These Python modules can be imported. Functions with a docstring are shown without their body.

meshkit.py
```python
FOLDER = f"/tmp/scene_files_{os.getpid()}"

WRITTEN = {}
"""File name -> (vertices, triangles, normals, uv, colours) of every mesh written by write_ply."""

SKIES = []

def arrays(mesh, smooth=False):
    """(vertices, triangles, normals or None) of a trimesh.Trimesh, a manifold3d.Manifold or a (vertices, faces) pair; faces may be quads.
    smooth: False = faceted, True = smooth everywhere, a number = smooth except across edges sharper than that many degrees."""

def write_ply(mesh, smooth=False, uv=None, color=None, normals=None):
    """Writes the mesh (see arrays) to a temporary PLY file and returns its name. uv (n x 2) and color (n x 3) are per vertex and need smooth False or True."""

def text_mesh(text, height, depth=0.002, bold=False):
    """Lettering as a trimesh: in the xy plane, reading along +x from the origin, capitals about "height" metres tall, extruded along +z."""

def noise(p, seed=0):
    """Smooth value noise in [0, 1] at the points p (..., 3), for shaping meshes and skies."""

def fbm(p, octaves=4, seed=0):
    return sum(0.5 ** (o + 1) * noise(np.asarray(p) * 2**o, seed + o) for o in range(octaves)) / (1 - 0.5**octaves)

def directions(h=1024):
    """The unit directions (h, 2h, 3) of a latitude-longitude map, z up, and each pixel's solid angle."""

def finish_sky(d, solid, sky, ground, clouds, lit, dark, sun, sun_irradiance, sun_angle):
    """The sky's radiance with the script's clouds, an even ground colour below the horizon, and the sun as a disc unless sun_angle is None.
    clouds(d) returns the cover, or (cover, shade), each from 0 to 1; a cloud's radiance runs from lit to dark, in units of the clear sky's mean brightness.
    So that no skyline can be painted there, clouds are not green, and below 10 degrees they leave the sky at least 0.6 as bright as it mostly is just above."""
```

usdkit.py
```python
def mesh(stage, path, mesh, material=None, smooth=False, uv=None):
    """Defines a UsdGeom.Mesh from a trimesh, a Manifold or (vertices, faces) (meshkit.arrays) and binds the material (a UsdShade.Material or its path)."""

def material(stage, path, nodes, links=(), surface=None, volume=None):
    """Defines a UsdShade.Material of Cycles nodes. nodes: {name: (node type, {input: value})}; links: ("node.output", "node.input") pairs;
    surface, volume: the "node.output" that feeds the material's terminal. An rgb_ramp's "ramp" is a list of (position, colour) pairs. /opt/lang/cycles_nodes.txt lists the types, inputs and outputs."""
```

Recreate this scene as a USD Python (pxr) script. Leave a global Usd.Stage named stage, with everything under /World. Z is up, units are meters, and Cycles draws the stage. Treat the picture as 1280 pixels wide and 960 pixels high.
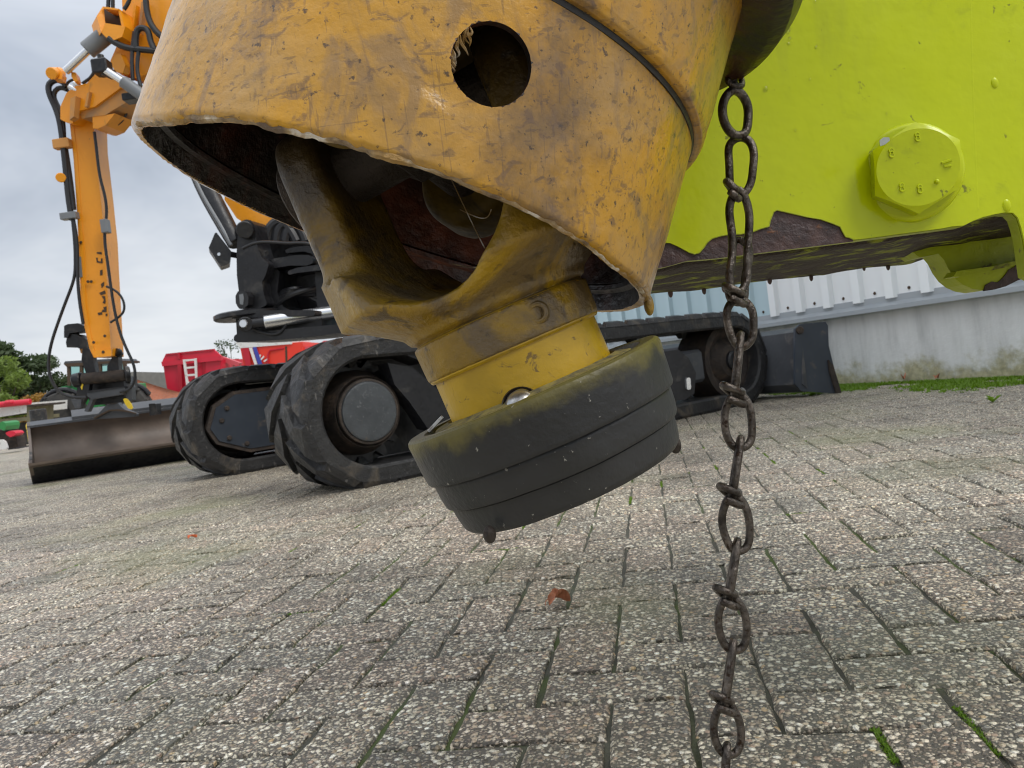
import math, random
import numpy as np, trimesh, usdkit, meshkit
from pxr import Usd, UsdGeom, UsdLux, UsdShade, Gf, Sdf, Vt
from scipy.interpolate import CubicSpline
from shapely.geometry import Polygon, Point, MultiPoint, box as sbox
import manifold3d as m3

stage = Usd.Stage.CreateInMemory()
UsdGeom.SetStageUpAxis(stage, 'Z'); UsdGeom.SetStageMetersPerUnit(stage, 1.0)
UsdGeom.Xform.Define(stage, '/World'); UsdGeom.Scope.Define(stage, '/World/Looks')
rng = random.Random(7); nr = np.random.RandomState(11)

# ------------------------------------------------------------------ camera
FP, H = 961.0, .425
ROLL, PITCH = math.radians(7.5), math.radians(-1.2)
FWD = np.array([0, math.cos(PITCH), math.sin(PITCH)])
_r0 = np.array([1., 0, 0]); _u0 = np.cross(_r0, FWD)
RIGHT = math.cos(ROLL) * _r0 - math.sin(ROLL) * _u0
UP = math.sin(ROLL) * _r0 + math.cos(ROLL) * _u0
EYE = np.array([0, 0, H])
cam = UsdGeom.Camera.Define(stage, '/World/camera')
mt = np.eye(4); mt[0, :3] = RIGHT; mt[1, :3] = UP; mt[2, :3] = -FWD; mt[3, :3] = EYE
cam.AddTransformOp().Set(Gf.Matrix4d(*mt.ravel().tolist()))
cam.CreateHorizontalApertureAttr(36.0); cam.CreateVerticalApertureAttr(27.0)
cam.CreateFocalLengthAttr(36.0 * FP / 1280)
cam.CreateFStopAttr(58.0); cam.CreateFocusDistanceAttr(.275)
cam.CreateClippingRangeAttr((.02, 5000))
cam.CreateExposureAttr(0.36)

# ------------------------------------------------------------------ sky and sun (overcast)
SUN = np.array([.62, -.42, .80]); SUN /= np.linalg.norm(SUN)
dome = UsdLux.DomeLight.Define(stage, '/World/sky')
dome.GetPrim().SetCustomDataByKey('kind', 'structure')
skym = usdkit.material(stage, '/World/Looks/sky_overcast', {
    'tc': ('texture_coordinate', {}),
    'sky': ('sky_texture', {'sky_type': 'single_scattering', 'sun_disc': False, 'sun_elevation': math.asin(SUN[2]), 'sun_rotation': math.atan2(SUN[0], SUN[1]), 'aerosol_density': 3.0}),
    'sep': ('separate_xyz', {}),
    'lum': ('rgb_ramp', {'ramp': [(0, (8.6, 8.75, 8.85)), (.10, (7.2, 7.5, 7.85)), (.35, (5.0, 5.5, 6.3)), (.65, (9.0, 9.4, 10.1)), (1, (18, 18.3, 18.7))]}),
    'mp': ('mapping', {'scale': (1.0, 1.0, 2.6)}),
    'n': ('noise_texture', {'scale': 2.3, 'detail': 5, 'roughness': .55, 'distortion': .5}),
    'nr': ('rgb_ramp', {'ramp': [(.28, (.64, .67, .72)), (.46, (.86, .88, .91)), (.58, (1.02, 1.02, 1.02)), (.75, (1.22, 1.21, 1.19))]}),
    'mul': ('mix', {'mix_type': 'multiply', 'fac': 1.0}),
    'mix': ('mix', {'mix_type': 'mix', 'fac': .94}),
    'bg': ('background_shader', {'strength': .088})},
    [('tc.generated', 'sep.vector'), ('sep.z', 'lum.fac'), ('tc.generated', 'mp.vector'), ('mp.vector', 'n.vector'), ('n.fac', 'nr.fac'),
     ('lum.color', 'mul.color1'), ('nr.color', 'mul.color2'), ('sky.color', 'mix.color1'), ('mul.color', 'mix.color2'), ('mix.color', 'bg.color')],
    surface='bg.background')
UsdShade.MaterialBindingAPI.Apply(dome.GetPrim()).Bind(skym)
sun = UsdLux.DistantLight.Define(stage, '/World/sun')
sun.CreateIntensityAttr(.4); sun.CreateAngleAttr(24.0); sun.CreateNormalizeAttr(True) if hasattr(sun, 'CreateNormalizeAttr') else None
sun.CreateColorAttr(Gf.Vec3f(1.0, .97, .92))
_q = Gf.Rotation(Gf.Vec3d(0, 0, 1), Gf.Vec3d(*SUN)); sun.AddTransformOp().Set(Gf.Matrix4d().SetRotate(_q))


# ------------------------------------------------------------------ helpers: pixels of the survey photograph to real places
def P(x, y, Z):
    return EYE + FWD * Z + RIGHT * ((x - 640) / FP * Z) + UP * (-(y - 480) / FP * Z)

def G(x, y, z=0.0):
    d = P(x, y, 1.0) - EYE
    return EYE + d * ((z - H) / d[2])

def ray_plane(x, y, o, n):
    d = P(x, y, 1.0) - EYE
    return EYE + d * (((o - EYE) @ n) / (d @ n))

def proj(p):
    q = np.asarray(p, float) - EYE; z = q @ FWD
    return np.stack([640 + FP * (q @ RIGHT) / z, 480 - FP * (q @ UP) / z], -1), z

_used = {}
def numbered(parent, name):
    k = (parent, name); n = _used.get(k, 0); _used[k] = n + 1
    return name if n == 0 else f'{name}_{n:03d}'

def cd(prim, **kw):
    for k, v in kw.items():
        if v: prim.SetCustomDataByKey(k, v)

def thing(name, label, cat, group=None, kind=None):
    p = '/World/' + numbered('/World', name)
    x = UsdGeom.Xform.Define(stage, p)
    cd(x.GetPrim(), label=label, category=cat, group=group, kind=kind)
    return p

def group(parent, name, label=None):
    p = parent + '/' + numbered(parent, name)
    UsdGeom.Xform.Define(stage, p); cd(stage.GetPrimAtPath(p), label=label)
    return p

def obj(name, mesh, mat, parent='/World', smooth=35, label=None, cat=None, kind=None, grp=None):
    p = parent + '/' + numbered(parent, name)
    m = usdkit.mesh(stage, p, mesh, mat, smooth=smooth)
    cd(m.GetPrim(), label=label, category=cat, kind=kind, group=grp)
    return p

def cat(*ms):
    out = []
    for m in ms:
        if isinstance(m, (list, tuple)) and not isinstance(m, trimesh.Trimesh): m = cat(*m)
        out.append(m)
    return trimesh.util.concatenate(out)

def T(v, f): return trimesh.Trimesh(np.asarray(v, float), np.asarray(f, int), process=False)

def frame(axis, hint=(0, 0, 1.)):
    a = np.asarray(axis, float); a = a / np.linalg.norm(a); h = np.asarray(hint, float)
    if abs(a @ h) / np.linalg.norm(h) > .98: h = np.array([1., 0, 0])
    e = h - (h @ a) * a; e /= np.linalg.norm(e)
    return e, np.cross(a, e), a        # x, y, z

def place(m, o, x, y, z):
    M = np.eye(4); M[:3, 0] = x; M[:3, 1] = y; M[:3, 2] = z; M[:3, 3] = o
    m = m.copy(); m.apply_transform(M); return m

def grid_faces(nu, nv, closed_u=False, closed_v=False):
    f = []
    I, J = np.meshgrid(np.arange(nu if closed_u else nu - 1), np.arange(nv if closed_v else nv - 1), indexing='ij')
    I2, J2 = (I + 1) % nu, (J + 1) % nv
    a, b, c, d = I * nv + J, I2 * nv + J, I2 * nv + J2, I * nv + J2
    return np.concatenate([np.stack([a, b, c], -1).reshape(-1, 3), np.stack([a, c, d], -1).reshape(-1, 3)])

def lathe(prof, o, axis, n=32, hint=(0, 0, 1.)):
    """profile [(r, h)] turned round axis at o."""
    x, y, z = frame(axis, hint); prof = np.asarray(prof, float)
    th = np.arange(n) * 2 * np.pi / n
    v = np.stack([prof[None, :, 0] * np.cos(th)[:, None], prof[None, :, 0] * np.sin(th)[:, None], np.broadcast_to(prof[None, :, 1], (n, len(prof)))], -1).reshape(-1, 3)
    m = T(v, grid_faces(n, len(prof), closed_u=True)); m.merge_vertices(); m.update_faces(m.nondegenerate_faces())
    m = place(m, np.asarray(o, float), x, y, z)
    return m

def cyl(p0, p1, r, n=20, r2=None, ch=None):
    p0, p1 = np.asarray(p0, float), np.asarray(p1, float); L = np.linalg.norm(p1 - p0); r2 = r if r2 is None else r2
    c = min(r, r2) * .12 if ch is None else ch
    return lathe([(0, 0), (r - c, 0), (r, c), (r2, L - c), (r2 - c, L), (0, L)], p0, p1 - p0, n)

def tube(pts, r, n=8, sub=6, spline=True, closed=False):
    p = np.asarray(pts, float)
    if spline and len(p) > 2:
        if closed: p = np.vstack([p, p[:1]])
        t = np.concatenate([[0], np.cumsum(np.linalg.norm(np.diff(p, axis=0), axis=1))])
        cs = CubicSpline(t, p, bc_type='periodic' if closed else 'natural')
        p = cs(np.linspace(0, t[-1], (len(p) - 1) * sub + 1))
        if closed: p = p[:-1]
    if closed: tg = np.roll(p, -1, 0) - np.roll(p, 1, 0)
    else: tg = np.gradient(p, axis=0)
    tg /= np.linalg.norm(tg, axis=1, keepdims=True) + 1e-12
    a = frame(tg[0])[0]; A = []
    for k in range(len(p)):
        a = a - (a @ tg[k]) * tg[k]; a /= np.linalg.norm(a); A.append(a)
    A = np.array(A)
    if closed:      # spread the twist
        b0 = A[0]; e = A[-1] - (A[-1] @ tg[0]) * tg[0]
        ang = math.atan2(np.cross(b0, e) @ tg[0], b0 @ e)
        for k in range(len(p)):
            w = -ang * k / len(p); c, s = math.cos(w), math.sin(w)
            A[k] = A[k] * c + np.cross(tg[k], A[k]) * s
    B = np.cross(tg, A); th = np.arange(n) * 2 * np.pi / n
    rr = np.broadcast_to(np.asarray(r, float), (len(p),)) if np.ndim(r) == 0 or len(np.atleast_1d(r)) == len(p) else np.interp(np.linspace(0, 1, len(p)), np.linspace(0, 1, len(r)), r)
    v = p[:, None] + rr[:, None, None] * (np.cos(th)[None, :, None] * A[:, None] + np.sin(th)[None, :, None] * B[:, None])
    v = v.reshape(-1, 3); f = grid_faces(len(p), n, closed_u=closed, closed_v=True)
    if not closed:
        c0, c1 = len(v), len(v) + 1; v = np.vstack([v, p[0], p[-1]]); L = (len(p) - 1) * n
        k = np.arange(n); k2 = (k + 1) % n
        f = np.concatenate([f, np.stack([np.full(n, c0), k, k2], -1), np.stack([np.full(n, c1), L + k2, L + k], -1)])
    m = T(v, f); m.fix_normals() if False else None
    return m

def rbox(c, size, x=(1, 0, 0), y=(0, 1, 0), z=None, ch=None):
    """chamfered box centred at c."""
    s = np.asarray(size, float) / 2; ch = min(s) * .18 if ch is None else ch
    v = []
    for sx in (-1, 1):
        for sy in (-1, 1):
            for sz in (-1, 1):
                for k in range(3):
                    q = s - ch; q[k] = s[k]; v.append(q * (sx, sy, sz))
    m = trimesh.Trimesh(v).convex_hull
    x = np.asarray(x, float); x = x / np.linalg.norm(x); y = np.asarray(y, float); y = y - (y @ x) * x; y /= np.linalg.norm(y)
    return place(m, np.asarray(c, float), x, y, np.cross(x, y))

def bar(p0, p1, w, h, hint=(0, 0, 1.), ch=None):
    p0, p1 = np.asarray(p0, float), np.asarray(p1, float); e, b, a = frame(p1 - p0, hint)
    return rbox((p0 + p1) / 2, (w, h, np.linalg.norm(p1 - p0)), b, e, ch=ch)

def prism(poly, th, o, u, v, n):
    """shapely polygon in the plane (u, v) at o, extruded along n by th."""
    if not isinstance(poly, Polygon) and not hasattr(poly, 'geoms'): poly = Polygon(poly)
    poly = poly.buffer(0)
    ms = [trimesh.creation.extrude_polygon(g, th, engine='earcut') for g in getattr(poly, 'geoms', [poly]) if g.area > 1e-9]
    m = cat(*ms)
    m = place(m, o, u, v, n)
    if np.cross(u, v) @ n < 0: m.invert()
    return m

def plane_at(x, y, Z, yaw=0.0):
    o = P(x, y, Z); c, s = math.cos(yaw), math.sin(yaw)
    return o, np.array([c, s, 0]), np.array([0, 0, 1.]), np.array([-s, c, 0])

def on_plane(pts, pl):
    o, u, v, n = pl; q = np.array([ray_plane(a, b, o, n) for a, b in pts]) - o
    return np.stack([q @ u, q @ v], -1)

def ext(pts, Z, th, yaw=0.0, ref=None, rnd=0.0, holes=()):
    """outline seen in the photograph -> a slab of real thickness th standing at depth Z (its front face), facing yaw."""
    c = np.mean(pts, 0) if ref is None else ref
    pl = plane_at(c[0], c[1], Z, yaw); pg = Polygon(on_plane(pts, pl)).buffer(0)
    if rnd: pg = pg.buffer(-rnd).buffer(2 * rnd).buffer(-rnd)
    for h in holes: pg = pg.difference(Polygon(on_plane(h, pl)))
    return prism(pg, th, pl[0], pl[1], pl[2], pl[3])

def zz(s, ox, oy, pts): return [(ox + a / s, oy + b / s) for a, b in pts]

def surface_nets(f, lo, hi, h):
    lo, hi = np.asarray(lo, float), np.asarray(hi, float); n = np.ceil((hi - lo) / h).astype(int) + 1
    ax = [lo[k] + h * np.arange(n[k]) for k in range(3)]
    X = np.stack(np.meshgrid(*ax, indexing='ij'), -1); V = f(X)
    ins = V < 0
    c = np.zeros(tuple(n - 1), int); 
    for d in np.ndindex(2, 2, 2): c += ins[d[0]:n[0] - 1 + d[0], d[1]:n[1] - 1 + d[1], d[2]:n[2] - 1 + d[2]]
    act = (c > 0) & (c < 8); idx = -np.ones(act.shape, int); ids = np.argwhere(act); idx[act] = np.arange(len(ids))
    acc = np.zeros((len(ids), 3)); cnt = np.zeros(len(ids))
    corners = list(np.ndindex(2, 2, 2))
    for a in corners:
        for k in range(3):
            if a[k]: continue
            b = list(a); b[k] = 1
            va = V[ids[:, 0] + a[0], ids[:, 1] + a[1], ids[:, 2] + a[2]]; vb = V[ids[:, 0] + b[0], ids[:, 1] + b[1], ids[:, 2] + b[2]]
            cr = (va < 0) != (vb < 0); t = np.where(cr, va / np.where(cr, va - vb, 1), 0)
            p = np.tile(np.array(a, float), (len(ids), 1)); p[:, k] += t
            acc[cr] += p[cr]; cnt[cr] += 1
    v = lo + h * (ids + acc / cnt[:, None])
    F = []
    for k in range(3):
        a, b = [(1, 2), (2, 0), (0, 1)][k]
        s0 = [slice(0, None)] * 3; s0[k] = slice(0, -1); s1 = [slice(0, None)] * 3; s1[k] = slice(1, None)
        e = np.argwhere(ins[tuple(s0)] != ins[tuple(s1)])
        e = e[(e[:, a] > 0) & (e[:, b] > 0) & (e[:, a] < n[a] - 1) & (e[:, b] < n[b] - 1)]
        q = []
        for da, db in ((-1, -1), (0, -1), (0, 0), (-1, 0)):
            w = e.copy(); w[:, a] += da; w[:, b] += db; q.append(idx[w[:, 0], w[:, 1], w[:, 2]])
        q = np.stack(q, 1); fl = ins[e[:, 0], e[:, 1], e[:, 2]]
        q[~fl] = q[~fl][:, ::-1]
        F.append(q)
    q = np.vstack(F)
    return T(v, np.vstack([q[:, [0, 1, 2]], q[:, [0, 2, 3]]]))

def smin(a, b, k): h = np.clip(.5 + .5 * (b - a) / k, 0, 1); return b * (1 - h) + a * h - k * h * (1 - h)
def smax(a, b, k): return -smin(-a, -b, k)

def hull(pts): return trimesh.Trimesh(np.asarray(pts, float)).convex_hull

# ------------------------------------------------------------------ materials
def mat(name, base, rough=.6, layers=(), bump=(), metallic=0.0, spec=.5, coat=0.0, rough_var=0.0, rnd=0.0, island=0.0, extra=None):
    """base: a colour or a ramp for a noise [(pos, col)...] with scale in layers[0]; layers: (scale, lo, hi, colour, stretch, detail, distortion) blended over by noise; bump: (kind, scale, distance, stretch)."""
    N = {'geo': ('geometry', {}), 'p': ('principled_bsdf', {'roughness': rough, 'metallic': metallic, 'specular_ior_level': spec, 'coat_weight': coat})}
    Lk = []; cur = None
    if isinstance(base[0], (tuple, list)):
        sc, ramp = base[0][0], base[1]
        N['n0'] = ('noise_texture', {'scale': sc, 'detail': 6, 'roughness': .6}); N['r0'] = ('rgb_ramp', {'ramp': ramp})
        Lk += [('geo.position', 'n0.vector'), ('n0.fac', 'r0.fac')]; cur = 'r0.color'
    else:
        N['c0'] = ('color', {'value': tuple(base)}); cur = 'c0.color'
    if rnd or island:
        src = 'oi.random' if rnd else 'geo.random_per_island'; amt = rnd or island
        if rnd: N['oi'] = ('object_info', {})
        N['mrr'] = ('map_range', {'from_min': 0, 'from_max': 1, 'to_min': 1 - amt, 'to_max': 1 + amt}); N['hv'] = ('hsv', {})
        Lk += [(src, 'mrr.value'), ('mrr.result', 'hv.value'), (cur, 'hv.color')]; cur = 'hv.color'
    for i, L in enumerate(layers):
        sc, lo, hi, col = L[:4]; st = L[4] if len(L) > 4 else (1, 1, 1); det = L[5] if len(L) > 5 else 6; dis = L[6] if len(L) > 6 else .4; mx = L[7] if len(L) > 7 else 1.0
        N[f'm{i}'] = ('mapping', {'scale': tuple(st), 'location': (3.1 * i, 1.7 * i, .9 * i), 'rotation': L[8] if len(L) > 8 else (0, 0, 0)})
        N[f'n{i}a'] = ('noise_texture', {'scale': sc, 'detail': det, 'roughness': .62, 'distortion': dis})
        N[f'q{i}'] = ('map_range', {'range_type': 'smoothstep', 'from_min': lo, 'from_max': hi, 'to_min': 0, 'to_max': mx})
        N[f'x{i}'] = ('mix', {'mix_type': 'mix', 'color2': tuple(col)})
        Lk += [('geo.position', f'm{i}.vector'), (f'm{i}.vector', f'n{i}a.vector'), (f'n{i}a.fac', f'q{i}.value'), (f'q{i}.result', f'x{i}.fac'), (cur, f'x{i}.color1')]
        cur = f'x{i}.color'
    Lk.append((cur, 'p.base_color'))
    nrm = None
    for i, b in enumerate(bump):
        kind, sc, dist = b[:3]; st = b[3] if len(b) > 3 else (1, 1, 1)
        N[f'bm{i}'] = ('mapping', {'scale': tuple(st)})
        N[f'bt{i}'] = (kind, {'scale': sc, 'detail': 5, 'roughness': .6} if kind == 'noise_texture' else {'scale': sc})
        N[f'bb{i}'] = ('bump', {'distance': dist, 'strength': 1.0})
        out = 'fac' if kind in ('noise_texture', 'wave_texture') else 'distance'
        Lk += [('geo.position', f'bm{i}.vector'), (f'bm{i}.vector', f'bt{i}.vector'), (f'bt{i}.{out}', f'bb{i}.height')]
        if nrm: Lk.append((nrm, f'bb{i}.normal'))
        nrm = f'bb{i}.normal'
    if nrm: Lk.append((nrm, 'p.normal'))
    if rough_var:
        N['nv'] = ('noise_texture', {'scale': 30, 'detail': 5}); N['qv'] = ('map_range', {'from_min': .3, 'from_max': .7, 'to_min': max(.05, rough - rough_var), 'to_max': min(1, rough + rough_var)})
        Lk += [('geo.position', 'nv.vector'), ('nv.fac', 'qv.value'), ('qv.result', 'p.roughness')]
    return usdkit.material(stage, '/World/Looks/' + name, N, Lk, surface='p.BSDF')

M = {}
M['bell'] = mat('worn_yellow_plastic', ((11, ), [(.28, (.31, .175, .04)), (.42, (.42, .22, .018)), (.58, (.50, .245, .005)), (.8, (.36, .19, .03))]), .27,
    layers=[(4.2, .48, .66, (.30, .22, .12), (1, 1, 1), 6, .6, .7), (16, .46, .66, (.25, .17, .085), (1, 1, 1), 11, 1.0, .6),
            (9, .50, .68, (.065, .045, .034), (1, .7, .6), 13, 1.0, .75),
            (70, .50, .66, (.20, .125, .06), (1, 1, .6), 12, 1.0, .65),
            (240, .54, .66, (.10, .06, .04), (.6, 1, 1), 12, .6, .6, (0, .9, .4)),
            (30, .585, .69, (.08, .055, .05), (1, .30, .22), 12, 1.0, .7, (.3, -.5, 0)),
            (70, .655, .70, (.035, .025, .023), (.22, 1, .8), 12, .8, .7, (.2, 1.1, .6)),
            (420, .625, .655, (.06, .04, .03), (.02, 1, 1), 3, .1, .40, (.1, .55, .2)),
            (520, .632, .66, (.07, .045, .035), (1, 1, .015), 3, .1, .35, (.5, -.35, .1)),
            (420, .60, .68, (.035, .022, .016), (1, 1, 1), 10, .2, .85)],
    bump=[('noise_texture', 300, .00035), ('noise_texture', 80, .0005, (1, 1, .5))], rough_var=.16, coat=.12)
M['bell_in'] = mat('shade_painted_guard_inside', ((30, ), [(.35, (.012, .005, .003)), (.5, (.045, .011, .004)), (.7, (.13, .028, .006))]), .42,
    layers=[(14, .42, .58, (.008, .006, .005), (1, 1, 1), 8, 1.0, .97)], bump=[('noise_texture', 120, .0015)], rough_var=.15)  # red-brown lining, with the shade inside the guard painted into the colour
M['rim'] = mat('frayed_plastic_edge', ((90, ), [(.38, (.13, .085, .05)), (.52, (.34, .24, .12)), (.62, (.62, .57, .49))]), .7,
    layers=[(60, .5, .6, (.30, .17, .04), (1, 1, 1), 6, .5, .9)], bump=[('noise_texture', 420, .0012)], rough_var=.2)
M['cast'] = mat('dirty_yellow_casting', ((28, ), [(.3, (.14, .085, .012)), (.5, (.26, .155, .010)), (.7, (.36, .22, .007))]), .36,
    layers=[(22, .46, .62, (.10, .07, .04), (1, 1, 1), 9, 1.2, .85), (90, .56, .66, (.05, .035, .02), (1, 1, 1), 8, 1, .8), (8, .56, .72, (.26, .20, .12), (1, 1, 1), 8, .6, .7)],
    bump=[('noise_texture', 260, .0008), ('noise_texture', 60, .0014)], rough_var=.16)
M['cast_mid'] = mat('yellow_paint_grubby', ((30, ), [(.3, (.30, .185, .009)), (.5, (.40, .245, .008)), (.7, (.46, .285, .008))]), .38,
    layers=[(26, .52, .70, (.18, .115, .03), (1, 1, 1), 8, 1.0, .8), (110, .58, .66, (.05, .035, .02), (1, .4, 1), 8, 1, .8)], bump=[('noise_texture', 160, .0005)], rough_var=.12)
M['cast_shaded'] = mat('shade_painted_yellow_casting', ((26, ), [(.3, (.022, .014, .005)), (.5, (.085, .052, .007)), (.75, (.17, .105, .008))]), .6, layers=[(14, .52, .64, (.012, .010, .008), (1, 1, 1), 8, 1, .9)], bump=[('noise_texture', 120, .001)], spec=.25)  # yellow casting darkened to paint in the shade inside the guard
M['cast_clean'] = mat('yellow_paint_smooth', ((35, ), [(.35, (.38, .235, .007)), (.6, (.49, .30, .007))]), .34,
    layers=[(24, .54, .72, (.24, .15, .03), (1, 1, 1), 9, 1, .7), (140, .60, .68, (.10, .06, .02), (1, .4, 1), 9, 1, .8)], bump=[('noise_texture', 120, .0004)], rough_var=.1)
M['rubber'] = mat('grey_dusty_rubber', ((50, ), [(.3, (.018, .018, .018)), (.7, (.034, .033, .031))]), .62,
    layers=[(16, .5, .72, (.055, .052, .046), (1, 1, 1), 8, .8, .7), (300, .66, .72, (.30, .29, .27), (1, .3, 1), 4, .3, .8)],
    bump=[('noise_texture', 160, .0007), ('noise_texture', 40, .001)], rough_var=.12)
M['dust'] = mat('olive_dust', ((220, ), [(.35, (.08, .07, .04)), (.6, (.22, .18, .05))]), .9)
M['steel'] = mat('bright_steel', (.55, .55, .54), .3, metallic=1.0, layers=[(200, .5, .7, (.2, .17, .14))])
M['chain'] = mat('oily_rusty_chain', ((160, ), [(.35, (.036, .031, .027)), (.5, (.085, .073, .063)), (.68, (.17, .145, .125))]), .25, metallic=.85,
    layers=[(420, .52, .66, (.03, .018, .012))], bump=[('noise_texture', 700, .0006), ('noise_texture', 200, .0008)], rough_var=.14)
M['lime'] = mat('lime_paint', ((6, ), [(.3, (.40, .47, .002)), (.7, (.45, .52, .002))]), .26, coat=.05, spec=.3,
    layers=[(260, .675, .73, (.09, .08, .01), (1, 1, 1), 5, .3, .9), (40, .60, .76, (.26, .30, .01), (1, 1, 1), 10, .5, .6), (22, .58, .74, (.30, .34, .02), (1, 1, .12), 8, .3, .6), (90, .655, .70, (.12, .12, .02), (1, 1, 1), 10, .6, .8)],
    bump=[('noise_texture', 45, .0004), ('noise_texture', 12, .0016)], rough_var=.08)
M['rust'] = mat('dark_red_brown_rust', ((70, ), [(.3, (.022, .013, .014)), (.5, (.05, .026, .025)), (.7, (.085, .042, .034))]), .55,
    layers=[(150, .6, .7, (.13, .05, .02))], bump=[('noise_texture', 300, .0008), ('noise_texture', 80, .0015)], rough_var=.15)
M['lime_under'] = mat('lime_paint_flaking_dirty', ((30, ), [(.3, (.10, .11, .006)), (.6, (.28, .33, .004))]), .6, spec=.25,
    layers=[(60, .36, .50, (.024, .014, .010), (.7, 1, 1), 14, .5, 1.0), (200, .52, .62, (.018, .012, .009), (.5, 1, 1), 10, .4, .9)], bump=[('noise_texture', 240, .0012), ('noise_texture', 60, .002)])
M['lime_lug'] = mat('lime_paint_grubby', ((20, ), [(.3, (.25, .30, .003)), (.7, (.36, .42, .003))]), .45, layers=[(60, .6, .7, (.10, .09, .01))], bump=[('noise_texture', 90, .001)])
M['scuff'] = mat('bare_zinc', (.5, .55, .6), .35, metallic=.8)
M['water'] = usdkit.material(stage, '/World/Looks/water_drop', {'p': ('principled_bsdf', {'base_color': (1, 1, 1), 'roughness': .02, 'transmission_weight': 1.0, 'ior': 1.33})}, [], surface='p.BSDF')
M['orange'] = mat('orange_machine_paint', ((2.2, ), [(.3, (.74, .27, .004)), (.7, (.80, .31, .006))]), .42, coat=.15, layers=[(9, .60, .72, (.35, .16, .03), (1, 1, .4), 8, .6, .6), (60, .68, .74, (.12, .06, .02))], bump=[('noise_texture', 30, .002)])
M['orange_dull'] = mat('orange_paint_dusty', (.50, .23, .055), .6, layers=[(7, .5, .7, (.34, .2, .1))])
M['black'] = mat('black_machine_paint', ((5, ), [(.3, (.007, .007, .008)), (.7, (.014, .014, .016))]), .36, spec=.4, layers=[(8, .55, .72, (.075, .068, .06), (1, 1, 1), 8, .6, .6)], bump=[('noise_texture', 40, .002)], rough_var=.1)
M['darkgrey'] = mat('dark_grey_machine_paint', ((5, ), [(.3, (.036, .039, .044)), (.7, (.062, .065, .071))]), .42, layers=[(9, .55, .7, (.13, .12, .11), (1, 1, 1), 8, .6, .6)], bump=[('noise_texture', 40, .002)])
M['hose'] = mat('black_hose', (.009, .009, .010), .38, bump=[('noise_texture', 200, .0006)])
M['rodgrey'] = mat('grey_cylinder_paint', (.16, .17, .18), .4)
M['chrome'] = mat('chrome_rod', (.72, .73, .74), .2, metallic=.9)
M['track'] = mat('track_rubber', ((9, ), [(.3, (.012, .012, .013)), (.7, (.024, .0235, .023))]), .52, spec=.4,
    layers=[(7, .54, .70, (.085, .070, .052), (1, 1, 1), 8, .8, .8), (45, .60, .70, (.16, .15, .14), (1, 1, .4), 6, .6, .6)], bump=[('noise_texture', 50, .004), ('noise_texture', 14, .008)], rough_var=.12)
M['trackmud'] = mat('rusty_mud', ((18, ), [(.3, (.012, .009, .007)), (.55, (.036, .025, .018)), (.75, (.085, .055, .035))]), .75, bump=[('noise_texture', 60, .006)])
M['bluesteel'] = mat('blue_black_plate', ((6, ), [(.3, (.018, .024, .034)), (.7, (.034, .042, .054))]), .4, layers=[(12, .58, .72, (.08, .07, .06))])
M['bucket_in'] = mat('worn_brown_bucket_steel', ((4, ), [(.3, (.085, .066, .054)), (.6, (.15, .115, .092)), (.8, (.20, .16, .13))]), .5, layers=[(3.2, .66, .70, (.016, .013, .011), (1, 1, 1), 2, .2, .9)], bump=[('noise_texture', 40, .002)])
M['sticker'] = mat('yellow_sticker', (.75, .52, .02), .5)
M['decal'] = mat('dark_decal', (.05, .028, .012), .6)
M['white'] = mat('white_paint', (.62, .62, .60), .5, layers=[(10, .55, .75, (.36, .34, .30))])
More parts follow.
